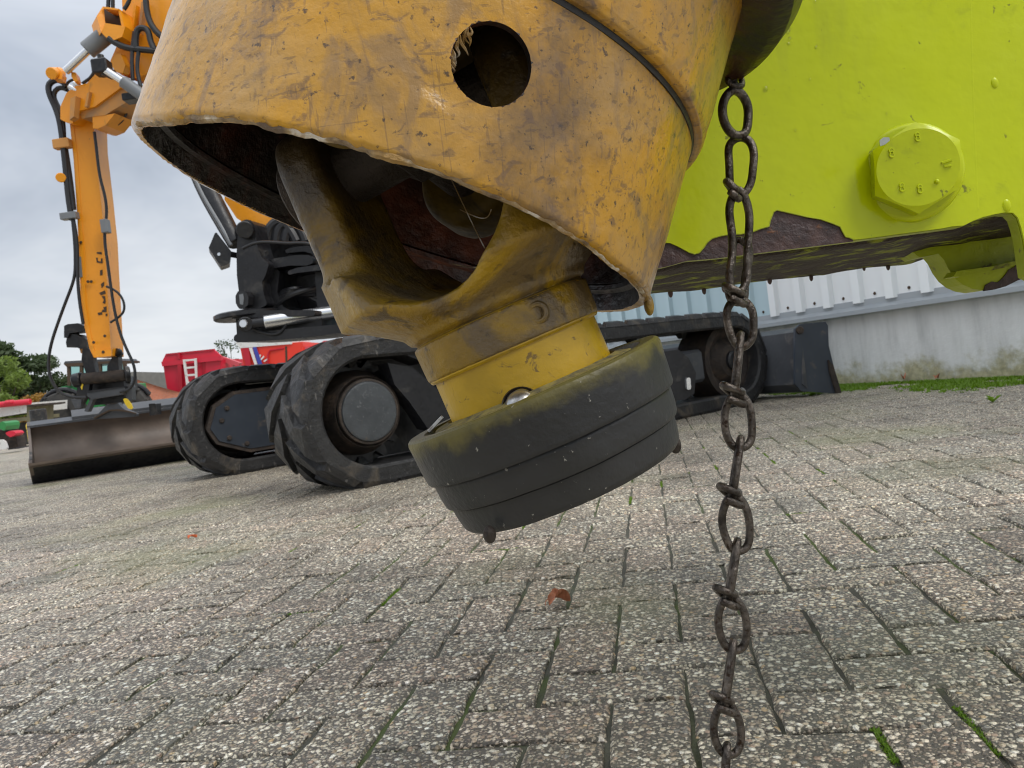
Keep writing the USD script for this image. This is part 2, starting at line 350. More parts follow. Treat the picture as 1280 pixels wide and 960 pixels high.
M['olive'] = mat('weathered_olive_wood', ((6, ), [(.3, (.10, .095, .05)), (.7, (.19, .17, .10))]), .8)
M['red'] = mat('bright_red_paint', ((1.2, ), [(.3, (.50, .010, .030)), (.7, (.58, .014, .042))]), .4)
M['red_dark'] = mat('dark_red_paint', (.40, .006, .022), .45)
M['redorange'] = mat('orange_red_paint', (.68, .035, .015), .42)
M['pink'] = mat('faded_red_paint', (.55, .09, .11), .5)
M['bluepaint'] = mat('blue_paint', (.035, .05, .30), .45)
M['brick'] = usdkit.material(stage, '/World/Looks/far_brick_wall', {
    'g': ('geometry', {}), 'b': ('brick_texture', {'scale': 1.0, 'brick_width': .22, 'row_height': .07, 'mortar_size': .006, 'color1': (.42, .11, .05), 'color2': (.55, .17, .08), 'mortar': (.45, .36, .3)}),
    'm': ('mapping', {'rotation': (math.pi / 2, 0, 0)}), 'p': ('principled_bsdf', {'roughness': .85})}, [('g.position', 'm.vector'), ('m.vector', 'b.vector'), ('b.color', 'p.base_color')], surface='p.BSDF')
M['rooftile'] = mat('grey_roof', ((3, ), [(.3, (.13, .13, .12)), (.7, (.19, .185, .17))]), .8)
M['green'] = mat('green_tractor_paint', (.025, .20, .05), .4)
M['glassy'] = usdkit.material(stage, '/World/Looks/cab_glass', {'t': ('transparent_bsdf', {'color': (.55, .75, .72)}), 'g': ('glossy_bsdf', {'color': (.9, .95, .95), 'roughness': .05}), 'f': ('fresnel', {'IOR': 1.6}), 'x': ('mix_closure', {})},
    [('f.fac', 'x.fac'), ('t.BSDF', 'x.closure1'), ('g.BSDF', 'x.closure2')], surface='x.closure')
M['tyre'] = mat('tractor_tyre', ((6, ), [(.3, (.018, .018, .018)), (.7, (.05, .046, .04))]), .8)
M['concrete'] = mat('stained_concrete', ((2.2, ), [(.3, (.36, .37, .37)), (.6, (.47, .48, .48)), (.8, (.52, .52, .51))]), .8,
    layers=[(3, .5, .72, (.26, .27, .26), (3, 3, .35), 8, .6, .7), (40, .62, .75, (.22, .22, .2))], bump=[('noise_texture', 60, .004), ('noise_texture', 12, .006)])
M['concrete_wall'] = usdkit.material(stage, '/World/Looks/stained_concrete_plinth', {
    'g': ('geometry', {}), 's': ('separate_xyz', {}), 'n': ('noise_texture', {'scale': 5.5, 'detail': 9, 'roughness': .68}), 'm': ('mapping', {'scale': (3, 3, .5)}), 'n2': ('noise_texture', {'scale': 3, 'detail': 8, 'roughness': .65}),
    'a': ('math', {'math_type': 'multiply_add', 'value2': -.62}), 'q': ('map_range', {'range_type': 'smoothstep', 'from_min': -.12, 'from_max': -.30, 'to_min': 0, 'to_max': .85}),
    'n3': ('noise_texture', {'scale': 26, 'detail': 7, 'roughness': .7}), 'r3': ('rgb_ramp', {'ramp': [(.3, (.13, .125, .05)), (.5, (.25, .23, .10)), (.68, (.38, .35, .20))]}),
    'r1': ('rgb_ramp', {'ramp': [(.26, (.38, .39, .385)), (.5, (.55, .56, .55)), (.72, (.63, .64, .63))]}), 'x': ('mix', {'mix_type': 'mix'}), 'b': ('bump', {'distance': .004}), 'p': ('principled_bsdf', {'roughness': .85})},
    [('g.position', 's.vector'), ('g.position', 'n.vector'), ('g.position', 'm.vector'), ('m.vector', 'n2.vector'), ('g.position', 'n3.vector'), ('n.fac', 'a.value1'), ('s.z', 'a.value3'), ('a.value', 'q.value'), ('n2.fac', 'r1.fac'), ('n3.fac', 'r3.fac'),
     ('q.result', 'x.fac'), ('r1.color', 'x.color1'), ('r3.color', 'x.color2'), ('x.color', 'p.base_color'), ('n3.fac', 'b.height'), ('b.normal', 'p.normal')], surface='p.BSDF')
M['algae'] = mat('algae_on_concrete', ((9, ), [(.3, (.10, .105, .03)), (.6, (.20, .20, .085)), (.8, (.30, .29, .2))]), .9, bump=[('noise_texture', 90, .006)])
M['clad'] = mat('white_steel_cladding', ((.8, ), [(.3, (.74, .78, .79)), (.7, (.79, .82, .83))]), .4, layers=[(2, .6, .8, (.55, .60, .60), (2, 2, .3), 6, .3, .6)])
M['clad_blue'] = mat('pale_blue_steel_cladding', (.44, .58, .63), .4)
M['flash'] = mat('grey_flashing', (.30, .33, .35), .4)
M['leaf'] = mat('dry_brown_leaf', ((60, ), [(.3, (.20, .06, .025)), (.6, (.42, .15, .07)), (.8, (.52, .26, .15))]), .6, bump=[('noise_texture', 150, .002)])
M['leaf_orange'] = mat('orange_leaf', (.62, .13, .04), .6)
def leafmat(name, c0, c1):
    return usdkit.material(stage, '/World/Looks/' + name, {'g': ('geometry', {}), 'r': ('rgb_ramp', {'ramp': [(0, c0), (1, c1)]}), 'p': ('principled_bsdf', {'roughness': .6}), 't': ('translucent_bsdf', {}), 'x': ('mix_closure', {'fac': .3})},
        [('g.random_per_island', 'r.fac'), ('r.color', 'p.base_color'), ('r.color', 't.color'), ('p.BSDF', 'x.closure1'), ('t.BSDF', 'x.closure2')], surface='x.closure')
M['fol_dark'] = leafmat('dark_foliage', (.045, .072, .025), (.13, .165, .06))
M['fol_yel'] = leafmat('yellow_green_foliage', (.13, .19, .03), (.32, .36, .08))
M['fol_aut'] = leafmat('autumn_foliage', (.28, .15, .02), (.42, .28, .05))
M['moss'] = leafmat('moss_green', (.13, .24, .008), (.40, .52, .03))
M['bark'] = mat('bark', (.06, .045, .035), .9)

# paving: washed pebble concrete
def paving(name, tint, rnd=True, joints=False):
    N = {'g': ('geometry', {}), 'oi': ('object_info', {}),
         'v1': ('voronoi_texture', {'scale': 112, 'randomness': 1.0}), 'v2': ('voronoi_texture', {'scale': 240, 'randomness': 1.0}),
         'warp': ('noise_texture', {'scale': 210, 'detail': 2}), 'wsc': ('vector_math', {'math_type': 'scale', 'scale': .0045}), 'wadd': ('vector_math', {'math_type': 'add'}),
         's1': ('separate_color', {}), 's2': ('separate_color', {}),
         'r1': ('rgb_ramp', {'interpolate': False, 'ramp': [(0, (.95, .89, .78)), (.16, (.64, .55, .44)), (.28, (.40, .33, .26)), (.40, (.98, .96, .90)), (.53, (.26, .215, .18)), (.62, (.50, .38, .31)), (.72, (.70, .66, .58)), (.82, (.13, .115, .10)), (.92, (.60, .46, .30)), (.95, (.32, .31, .30))]}),
         'r2': ('rgb_ramp', {'interpolate': False, 'ramp': [(0, (.50, .46, .39)), (.25, (.25, .22, .19)), (.5, (.66, .61, .53)), (.7, (.32, .27, .23)), (.85, (.13, .12, .11))]}),
         'mask': ('map_range', {'range_type': 'smoothstep', 'from_min': .0041, 'from_max': .0034, 'to_min': 0, 'to_max': 1}),
         'mask2': ('map_range', {'range_type': 'smoothstep', 'from_min': .0024, 'from_max': .0018, 'to_min': 0, 'to_max': 1}),
         'pick': ('math', {'math_type': 'greater_than', 'value2': .20}), 'msel': ('math', {'math_type': 'multiply'}),
         'mx2': ('mix', {'mix_type': 'mix', 'color1': (.085, .080, .070)}), 'mx1': ('mix', {'mix_type': 'mix'}),
         'nl': ('noise_texture', {'scale': 2.6, 'detail': 4}), 'rl': ('rgb_ramp', {'ramp': [(.3, (.62, .61, .60)), (.5, (1, 1, 1)), (.7, (1.18, 1.17, 1.13))]}), 'ml': ('mix', {'mix_type': 'multiply', 'fac': 1.0}),
         'ti': ('mix', {'mix_type': 'multiply', 'fac': 1.0, 'color2': tint}),
         'hv': ('hsv', {}), 'mr': ('map_range', {'from_min': 0, 'from_max': 1, 'to_min': .93, 'to_max': 1.07}),
         'ng': ('noise_texture', {'scale': 1.1, 'detail': 6}), 'qg': ('map_range', {'range_type': 'smoothstep', 'from_min': .50, 'from_max': .70, 'to_min': 0, 'to_max': .5}), 'mg': ('mix', {'mix_type': 'mix', 'color2': (.20, .215, .09)}),
         'h1': ('map_range', {'range_type': 'smoothstep', 'from_min': .0048, 'from_max': .0008, 'to_min': 0, 'to_max': 1}), 'hm': ('math', {'math_type': 'multiply'}),
         'h2': ('map_range', {'range_type': 'smoothstep', 'from_min': .0028, 'from_max': .0005, 'to_min': 0, 'to_max': .45}), 'hx': ('math', {'math_type': 'maximum'}),
         'b': ('bump', {'distance': .0050, 'strength': 1.0}), 'p': ('principled_bsdf', {'roughness': .46, 'specular_ior_level': .5})}
    rsrc = 'oi.random' if rnd else 'g.random_per_island'
    Lk = [('g.position', 'warp.vector'), ('warp.color', 'wsc.vector1'), ('g.position', 'wadd.vector1'), ('wsc.vector', 'wadd.vector2'), ('wadd.vector', 'v1.vector'), ('wadd.vector', 'v2.vector'),
          ('v1.color', 's1.color'), ('v2.color', 's2.color'), ('s1.r', 'r1.fac'), ('s2.r', 'r2.fac'), ('v1.distance', 'd1.value1'), ('v2.distance', 'd2.value1'),
          ('d1.value', 'mask.value'), ('d2.value', 'mask2.value'), ('s1.g', 'pick.value1'), ('mask.result', 'msel.value1'), ('pick.value', 'msel.value2'),
          ('mask2.result', 'mx2.fac'), ('r2.color', 'mx2.color2'), ('msel.value', 'mx1.fac'), ('mx2.color', 'mx1.color1'), ('r1.color', 'mx1.color2'),
          ('g.position', 'nl.vector'), ('nl.fac', 'rl.fac'), ('mx1.color', 'ml.color1'), ('rl.color', 'ml.color2'), ('ml.color', 'ti.color1'), ('ti.color', 'hv.color'), (rsrc, 'mr.value'), ('mr.result', 'hv.value'),
          ('g.position', 'ng.vector'), ('ng.fac', 'qg.value'), ('qg.result', 'mg.fac'), ('hv.color', 'mg.color1'), ('mg.color', 'p.base_color'),
          ('d1.value', 'h1.value'), ('h1.result', 'hm.value1'), ('pick.value', 'hm.value2'), ('d2.value', 'h2.value'), ('hm.value', 'hx.value1'), ('h2.result', 'hx.value2'), ('hx.value', 'b.height'), ('b.normal', 'p.normal')]
    N['d1'] = ('math', {'math_type': 'divide', 'value2': 112.}); N['d2'] = ('math', {'math_type': 'divide', 'value2': 240.})
    return usdkit.material(stage, '/World/Looks/' + name, N, Lk, surface='p.BSDF')
M['pave'] = [paving('washed_pebble_paver', (1.20, 1.16, 1.07)), paving('washed_pebble_paver_warm', (1.24, 1.15, 1.06)), paving('washed_pebble_paver_grey', (1.12, 1.11, 1.04))]
M['pave_far'] = paving('washed_pebble_paving_far', (1.18, 1.14, 1.04), rnd=False)
M['joint'] = mat('joint_soil_and_moss', ((14, ), [(.35, (.062, .061, .05)), (.6, (.10, .098, .08))]), .95, layers=[(2.2, .46, .62, (.07, .105, .02), (1, 1, 1), 8, .8, .9)], bump=[('noise_texture', 300, .003)])

# ================================================================== SETTING: yard
U = .094                                   # paver width; a paver is two of these long
GA = math.radians(10.0); GU = np.array([math.cos(GA), -math.sin(GA), 0]); GV = np.array([math.sin(GA), math.cos(GA), 0])
X0, X1, Y0, Y1 = -9.0, 6.6, .35, 12.2

def paver(c, horiz, hi, r, n_edge):
    """one paver with a worn, slightly uneven top; hi: more outline points."""
    L, W = (2 * U, U) if horiz else (U, 2 * U); g = .0029
    hx, hy = L / 2 - g, W / 2 - g
    if hi:
        a_, b_ = (np.linspace(-1, 1, 7), np.linspace(-1, 1, 4)) if horiz else (np.linspace(-1, 1, 4), np.linspace(-1, 1, 7))
        k = [(q, -1) for q in a_[:-1]] + [(1, q) for q in b_[:-1]] + [(q, 1) for q in a_[:0:-1]] + [(-1, q) for q in b_[:0:-1]]
    else: k = [(-1, -1), (1, -1), (1, 1), (-1, 1)]
    k = np.array(k, float); n = len(k); j = (lambda s: r.uniform(-s, s, (n, 2)))
    out = k * (hx, hy) + j(.0024 if hi else .0006); inn = k * (hx - .0032, hy - .0032) + j(.0025 if hi else .0005)
    tx, ty, dz = np.clip(r.normal(0, .006, 2), -.011, .011).tolist() + [float(np.clip(r.normal(-.0006, .0008), -.0022, .0012))]
    zi = dz + inn @ (tx, ty) + (r.uniform(-.0008, .0004, n) if hi else 0); zo = zi - r.uniform(.003, .005, n)
    w = lambda q, z: np.stack([q[:, 0], q[:, 1], z + 0 * q[:, 0]], -1)
    v = np.vstack([w(out, -.022), w(out, zo), w(inn, zi), [[0, 0, dz]]])
    i = np.arange(n); i2 = (i + 1) % n
    f = np.vstack([np.stack([i, i2, i2 + n], -1), np.stack([i, i2 + n, i + n], -1), np.stack([i + n, i2 + n, i2 + 2 * n], -1), np.stack([i + n, i2 + 2 * n, i + 2 * n], -1), np.stack([np.full(n, 3 * n), i + 2 * n, i2 + 2 * n], -1)])
    a = r.normal(0, .006); ca, sa = math.cos(a), math.sin(a)
    x, y = v[:, 0] * ca - v[:, 1] * sa, v[:, 0] * sa + v[:, 1] * ca
    return np.array([c[0], c[1], 0]) + x[:, None] * GU + y[:, None] * GV + v[:, 2:] * np.array([0, 0, 1.]), f

cells = []
for a in range(-135, 136):
    for b in range(-12, 160):
        d = (a - b) % 4
        if d == 0: q = (a + 1, b + .5, True)
        elif d == 3: q = (a + .5, b + 1, False)
        else: continue
        c = q[0] * U * GU + q[1] * U * GV
        if X0 + .12 < c[0] < X1 - .12 and Y0 + .12 < c[1] < Y1 - .12: cells.append((c, q[2]))
pc = np.array([c for c, _ in cells]); pj, pz = proj(pc)
seen = (pz > .3) & (pj[:, 0] > -60) & (pj[:, 0] < 1340) & (pj[:, 1] < 1040)
order = np.argsort(np.where(seen, pc[:, 1], 99))
near = set(order[:300].tolist())
pv = '/World/paved_yard'; UsdGeom.Xform.Define(stage, pv); cd(stage.GetPrimAtPath(pv), kind='structure')
fv, ff, n0 = [], [], 0
for k, (c, hz) in enumerate(cells):
    r = np.random.RandomState(k)
    v, f = paver(c, hz, k in near, r, 10)
    if k in near: obj('paver', T(v, f), M['pave'][int(r.choice(3, p=[.5, .28, .22]))], pv, smooth=False)
    else: fv.append(v); ff.append(f + n0); n0 += len(v)
obj('distant_pavers', T(np.vstack(fv), np.vstack(ff)), M['pave_far'], pv, smooth=False, kind='stuff')
jx, jy = np.meshgrid(np.linspace(X0, X1, 140), np.linspace(Y0, Y1, 120), indexing='ij')
jz = -.0056 + .0035 * (meshkit.fbm(np.stack([jx * 9, jy * 9, 0 * jx], -1), 3) - .5)
obj('joint_bed', T(np.stack([jx, jy, jz], -1).reshape(-1, 3), grid_faces(140, 120)[:, ::-1]), M['joint'], pv, smooth=True)
yard = sbox(-160, -60, 160, 260).difference(sbox(X0, Y0, X1, Y1))
ym = trimesh.creation.extrude_polygon(yard, .02, engine='earcut'); ym.apply_translation((0, 0, -.0225))
p = obj('yard_ground', ym, M['pave_far'], smooth=False); cd(stage.GetPrimAtPath(p), kind='structure')

# moss clumps in the joints and the green strip along the wall
WA, WB = G(1280, 471), G(1050, 481.6); WD = (WB - WA); WD[2] = 0; WD /= np.linalg.norm(WD); WN = np.array([WD[1], -WD[0], 0]);
if WN @ (EYE - WA) < 0: WN = -WN
WA[2] = 0
def tuft_field(pts, size, nblade, r):
    v, f = [], []
    for q in pts:
        for _ in range(nblade):
            a = r.uniform(0, 2 * np.pi); l = size * r.uniform(.4, 1.1); w = l * .35; c = q + np.array([r.normal(0, size * .5), r.normal(0, size * .5), 0])
            d = np.array([math.cos(a), math.sin(a), 0]); s = np.array([-d[1], d[0], 0]); up = np.array([0, 0, r.uniform(.3, 1.0)])
            k = len(v); v += [c - s * w, c + s * w, c + d * l * .6 + up * l]; f.append((k, k + 1, k + 2))
    return T(v, f)
r = np.random.RandomState(5); pts = []
for (x, y) in [(645, 655), (632, 690), (775, 625), (815, 605), (858, 588), (868, 605), (905, 582), (985, 575), (1010, 590), (960, 548), (480, 745), (508, 742), (445, 655), (505, 640), (560, 640), (620, 650), (372, 762), (355, 690), (1138, 916), (1150, 914), (1165, 913), (980, 645), (955, 560), (1010, 548), (990, 540), (1035, 560), (940, 570), (880, 560), (240, 700), (100, 708)]:
    c = G(x, y); t = c - 0
    a, b = c @ GU / U, c @ GV / U
    if r.rand() < .6: q0 = round(a) * U * GU + (c @ GV) * GV; dr = GV
    else: q0 = (c @ GU) * GU + round(b) * U * GV; dr = GU
    for s in np.linspace(-.05, .05, 60): pts.append(q0 + dr * (s + r.normal(0, .004)) + np.array([0, 0, -.004]))
obj('joint_moss', tuft_field(pts, .0045, 5, r), M['moss'], smooth=False, kind='stuff', label='green moss tufts growing in the paving joints', cat='moss')
pts = []
for _ in range(30000):
    s = r.uniform(-1.5, 7); d = abs(r.normal(0, .24)); 
    if meshkit.noise(np.array([s * 3, d * 6, 1.])) + r.uniform(-.25, .25) < .26 + d * .9: continue
    pts.append(WA + WD * s + WN * (.015 + d) + np.array([0, 0, -.001]))
obj('wall_moss', tuft_field(pts, .020, 6, r), M['moss'], smooth=False, kind='stuff', label='bright green moss strip along the foot of the concrete wall', cat='moss')

# ------------------------------------------------------------------ building with cladding on a concrete plinth
wall = thing('clad_building', 'white corrugated steel clad building on a stained concrete plinth', 'building')
PH, PT = .50, .20
S0, S1 = -3.5, 6.6
def on_wall(s, z, out=0.0): return WA + WD * s + WN * out + np.array([0, 0, z])
SEAM = [S0] + [q for q in np.arange(-2.6, S1, 2.35)] + [S1]
for a, b in zip(SEAM[:-1], SEAM[1:]):
    obj('plinth_panel', rbox(on_wall((a + b) / 2, PH / 2 - .05, -PT / 2), (b - a - .008, PT, PH + .1), WD, WN, ch=.006), M['concrete_wall'], wall, smooth=20)
fl = [(-.02, PH + .075), (.012, PH + .07), (.014, PH + .03), (.052, PH + .006), (.052, PH - .022), (.049, PH - .022), (.049, PH + .003), (.008, PH + .022)]
def extrude_wall(prof, a, b):
    pr = np.array(prof); n = len(pr); v = np.vstack([[on_wall(a, z, o) for o, z in pr], [on_wall(b, z, o) for o, z in pr]])
    i = np.arange(n); i2 = (i + 1) % n
    return T(v, np.vstack([np.stack([i, i2, i2 + n], -1), np.stack([i, i2 + n, i + n], -1)]))
obj('flashing', extrude_wall(fl, S0, S1), M['flash'], wall, smooth=20)
PW, RB = 1.0, .25
k = 0; s = S0
SEAMX = float((ray_plane(962, 375, WA, WN) - WA) @ WD)
s = SEAMX - 12 * PW
while s < S1 - .01:
    e = min(s + PW, S1)
    if e > S0:
        o, zlo, zhi = .004, PH + .052, 5.6; pr = []; q = s
        while q < e - 1e-6:
            w = min(RB, e - q)
            pr += [(q, 0), (q + w * .60, 0), (q + w * .68, .028), (q + w * .92, .028)]; q += RB
        pr.append((e, 0)); pr = np.array(pr); n = len(pr)
        v = np.vstack([[on_wall(a, zlo, o + d) for a, d in pr], [on_wall(a, zhi, o + d) for a, d in pr]]); i = np.arange(n - 1)
        blue = SEAMX - .01 < s
        obj('cladding_panel', T(v, np.vstack([np.stack([i, i + 1, i + 1 + n], -1), np.stack([i, i + 1 + n, i + n], -1)])), M['clad_blue' if blue else 'clad'], wall, smooth=10, label='pale blue tinted cladding panel' if blue else None)
        for q in np.arange(s, e - .1, RB):
            if -1 < q < 5: obj('screw', lathe([(0, .009), (.006, .008), (.011, .002), (.011, 0)], on_wall(q + RB * .3, PH + .10, o), WN, 8), M['decal'], wall)
    s += PW
obj('end_wall', prism(sbox(0, 0, 14, 5.6), .2, on_wall(S1 + .001, -.02, -14.1), WN, np.array([0, 0, 1.]), WD), M['clad'], wall, smooth=False)
obj('eaves', rbox(on_wall((S0 + S1) / 2, 5.68, -.3), (S1 - S0 + .4, 1.2, .16), WD, WN), M['flash'], wall)
# weed and leaves on the ground by the wall
wp = G(1241, 503); wd = thing('weed', 'small green weed sprouting from the paving near the wall', 'weed')
for kk in range(9):
    a = kk * .7 + .3; d = np.array([math.cos(a), math.sin(a), 0]); l = .019 + .010 * (kk % 3)
    s_ = np.array([-d[1], d[0], 0]) * .007
    obj('blade', T([wp, wp + d * l * .5 + s_ + [0, 0, l * .7], wp + d * l + [0, 0, l * .8], wp + d * l * .5 - s_ + [0, 0, l * .7]], [(0, 1, 2), (0, 2, 3)]), M['moss'], wd, smooth=False)

def leaf(name, label, c, L, W, yaw, curl, m, lift=.004, stem=True):
    t = thing(name, label, 'leaf', 'fallen leaves on the paving')
    nu, nv = 22, 15; u = np.linspace(0, 1, nu)[:, None]; w = np.linspace(-1, 1, nv)[None, :]
    half = W * np.sin(np.pi * np.clip(u, .02, .98)) ** .7 * (1 + .12 * np.sin(u * 40)) ; x = (u - .5) * L + 0 * w; y = half * w * (1 - .45 * abs(curl) * 10 * W)
    z = curl * (abs(w) ** 1.6) * (L * 2.2) * np.sin(np.pi * u) + .14 * L * np.sin(u * 5 + w * 2) + .05 * L * np.sin(w * 9 + u * 11)
    v = np.stack([x, y, z - z.min() + lift], -1).reshape(-1, 3)
    ca, sa = math.cos(yaw), math.sin(yaw); v = np.stack([v[:, 0] * ca - v[:, 1] * sa, v[:, 0] * sa + v[:, 1] * ca, v[:, 2]], -1) + c
    obj('blade', T(v, grid_faces(nu, nv)), m, t, smooth=True)
    if stem:
        d = np.array([ca, sa, 0]); b0 = c - d * L * .45 + [0, 0, lift + .012]
        obj('stalk', tube([b0, b0 - d * L * .18 + [0, 0, -.004], b0 - d * L * .3 + [0.004, 0, -.010]], .0009, 6), m, t)
leaf('fallen_leaf', 'curled dry brown leaf lying on the pavers below the black collar', G(700, 757), .040, .017, .25, .22, M['leaf'])
leaf('fallen_leaf', 'tiny orange red leaf flat on the pavers left of the collar', G(241, 674), .030, .009, .2, .05, M['leaf_orange'], stem=False)
leaf('fallen_leaf', 'pale orange leaf lying in the moss at the wall foot', on_wall(float((G(1161, 479) - WA) @ WD), 0, .05), .05, .018, .6, .15, M['leaf'], lift=.02, stem=False)
leaf('fallen_leaf', 'tan leaf standing against the algae of the concrete plinth', on_wall(float((G(1117, 481) - WA) @ WD), .0, .03), .05, .014, 1.2, .3, M['leaf'], lift=.02, stem=False)

# ================================================================== LIME MACHINE BEAM
YB = .385
BO, BU, BV, BN = np.array([0, YB, 0.]), np.array([1., 0, 0]), np.array([0, 0, 1.]), np.array([0, 1., 0])
def bp(pts, y=YB):
    out = []
    for a, b in pts:
        q = ray_plane(a, b, np.array([0, y, 0.]), BN); out.append((q[0], q[2]))
    return out
beam = thing('machine_beam', 'lime green painted steel beam with chipped rusty lower edge behind the chain', 'machine frame')
low = [(700, 352), (760, 345), (800, 340), (835, 332), (860, 325), (896, 322), (960, 314), (1058, 302), (1120, 294), (1177, 286.5), (1204, 283), (1216, 277), (1228, 272.5), (1242, 269), (1256, 266.5), (1266, 267), (1272, 273), (1276, 285), (1280, 302), (1286, 345), (1300, 352)]
plate = low + [(1480, 330), (1480, -230), (700, -230)]
obj('front_plate', prism(Polygon(bp(plate)), .007, (0, YB + .0012, 0), BU, BV, BN), M['lime_lug'], beam, smooth=20)
chip = [(700, 300), (800, 301), (838, 304), (847, 308), (860, 315), (868, 317.5), (874, 316), (880, 309), (884, 303), (890, 298), (900, 295), (911, 293), (926, 292.5), (939, 290.5), (950, 286), (961, 283), (963, 275), (967, 265), (971, 262.5), (980, 264.5), (991, 267), (1008, 271), (1026, 274), (1040, 279), (1050, 283), (1053, 289), (1057, 296), (1062, 297), (1067, 299.5)]
pt = chip + [(1075, 299), (1120, 293), (1177, 285.6), (1190, 283), (1204, 282)] + [(a, b - 1) for a, b in low[11:]] + [(1480, 329), (1480, -230), (700, -230)]
obj('bare_rust', prism(Polygon(bp(chip + [(1067, 301.5), (1058, 302.6), (960, 314.6), (896, 322.6), (860, 325.6), (835, 332.6), (800, 340.6), (700, 352.6)])), .0010, (0, YB + .0006, 0), BU, BV, BN), M['rust'], beam, smooth=20, label='bare dark rust where the paint has broken away')
ptm = prism(Polygon(bp(pt)), .0010, (0, YB - .0003, 0), BU, BV, BN)
obj('paint_coat', ptm, M['lime'], beam, smooth=20)
# paint edge lip: thin pale broken edge of the coat
lipc = [np.array([a, YB - .0001, b]) for a, b in bp(chip[4:])]
obj('paint_edge', tube(lipc, .00035, 6, spline=False), M['lime_lug'], beam)
# underside
back = [(700, 375), (830, 366), (860, 364), (905, 358), (979, 348), (1030, 344), (1058, 338), (1137, 330), (1169, 319), (1240, 312), (1480, 285)]
fr = np.array(bp(low[:12])); fx = np.linspace(-.02, .33, 90)
lowx = np.array([a for a, b in fr]); lowz = np.array([b for a, b in fr])
bk = np.array(bp(back, YB + .125)); nb = 16; v = []
fx = np.linspace(lowx[0], .30, 110)
zf = np.interp(fx, lowx, lowz); zb = np.interp(fx * (YB + .125) / YB, bk[:, 0], bk[:, 1])
for k, x in enumerate(fx):
    for j in range(nb):
        t = j / (nb - 1); rag = .006 * (meshkit.noise(np.array([x * 90, 3.3, t])) - .5) if t == 1 else 0
        v.append((x * (1 + t * .125 / YB), YB + .008 + t * .117 + rag, zf[k] * (1 - t) + zb[k] * t + .0012 * (meshkit.fbm(np.array([x * 60, t * 8, .5]), 3) - .5) + (.004 if t == 0 else 0)))
um = T(v, grid_faces(len(fx), nb)); up2 = um.copy(); up2.apply_translation((0, 0, .005))
obj('bottom_plate', cat(um, up2), M['lime_under'], beam, smooth=True, label='flaking rusty underside of the beam')
for (a, b, s_) in [(905, 360, .0016), (1014, 347, .0012), (962, 350, .0015), (1110, 333, .0013), (1080, 335, .001), (880, 363, .0014), (838, 366, .0016)]:
    q = ray_plane(a, b, np.array([0, YB + .12, 0]), BN)
    mm = trimesh.creation.icosphere(2, s_); mm.vertices *= (1, 1, 2.0); mm.vertices += q
    obj('rust_flake', mm, M['rust'], beam)
# lug with hook outline behind the notch
YL = YB + .075
lug = [(1120, 300), (1150, 322), (1173, 317), (1180, 325), (1186, 337), (1194, 348), (1204, 356), (1216, 361), (1229, 363), (1243, 361), (1257, 357.5), (1272, 350), (1290, 342), (1400, 318), (1400, 180), (1150, 190)]
obj('hook_lug', prism(Polygon(bp(lug, YL)).buffer(-.002).buffer(.002), .018, (0, YL, 0), BU, BV, BN), M['lime_lug'], beam, smooth=25, label='hook shaped lug behind the notch, edge rusted')
rl = [(1229, 364), (1232, 356), (1240, 352), (1247, 353), (1254, 347), (1261, 337), (1268, 334), (1274, 325), (1281, 321), (1300, 318), (1300, 342), (1272, 350.5), (1257, 358), (1243, 362)]
obj('rust_patch', prism(Polygon(bp(rl, YL - .0006)), .0008, (0, YL - .0008, 0), BU, BV, BN), M['rust'], beam, smooth=20)
obj('lug_flange', prism(Polygon(bp([(1191, 346), (1196, 339), (1240, 333), (1280, 324), (1300, 319), (1300, 324), (1281, 329), (1240, 338), (1200, 346)], YL - .010)), .010, (0, YL - .010, 0), BU, BV, BN), M['lime_lug'], beam, smooth=25)
# vertical weld seam, drips
a = bp([(1211, -230), (1216, 120), (1222, 262)]); obj('weld_seam', tube([np.array([q[0], YB + .0046, q[1]]) for q in a], .0050, 16), M['lime'], beam)
for (x, y, s_) in [(1243, 104, .0019), (1258, 257, .0022)]:
    q = ray_plane(x, y, np.array([0, YB, 0]), BN); mm = trimesh.creation.icosphere(3, s_); mm.vertices *= (1, .6, 1.5); mm.vertices += q
    obj('paint_drip', mm, M['lime'], beam)
for (x, y, s_) in [(957, 111, .0012), (985, 40, .0008), (987, 48, .0008), (986, 55, .0007), (1020, 59, .0007), (994, 163, .0006), (1012, 99, .0006), (1108, 142, .0006), (992, 6, .0009), (1019, 2, .0006)]:
    q = ray_plane(x, y, np.array([0, YB - .0003, 0]), BN); mm = trimesh.creation.icosphere(2, s_); mm.vertices *= (1, .55, 1.1); mm.vertices += q
    obj('water_drop', mm, M['water'], beam)
# bolt
bc = ray_plane(1137, 217, np.array([0, YB, 0]), BN); ax = np.array([-.26, -.96, -.02]); ax /= np.linalg.norm(ax)
bolt = obj('bolt', lathe([(0, .0060), (.0215, .0050), (.0236, .0034), (.0243, .0018), (.0243, -.006), (0, -.006)], bc + ax * .0002, ax, 64), M['lime'], beam, label='large lime painted hex bolt with flange')
hexR, hh_ = .0219, .0120
cyl_ = m3.Manifold.cylinder(hh_, hexR, hexR, 6)
dome_ = m3.Manifold.revolve(m3.CrossSection([np.array([(0, -.002), (.030, -.002), (.030, hh_ - .0065), (.0200, hh_ - .0010), (.0182, hh_), (0, hh_)])]), 96)
hm = meshkit.arrays(cyl_ ^ dome_); hm = T(hm[0], hm[1])
hx = place(hm, bc + ax * .004, *frame(ax, (.07, 0, 1.)))
obj('bolt_head', hx, M['lime'], bolt, smooth=18)
fc = bc + ax * (.004 + hh_)
def fpt(x, y): return ray_plane(x, y, fc, ax)
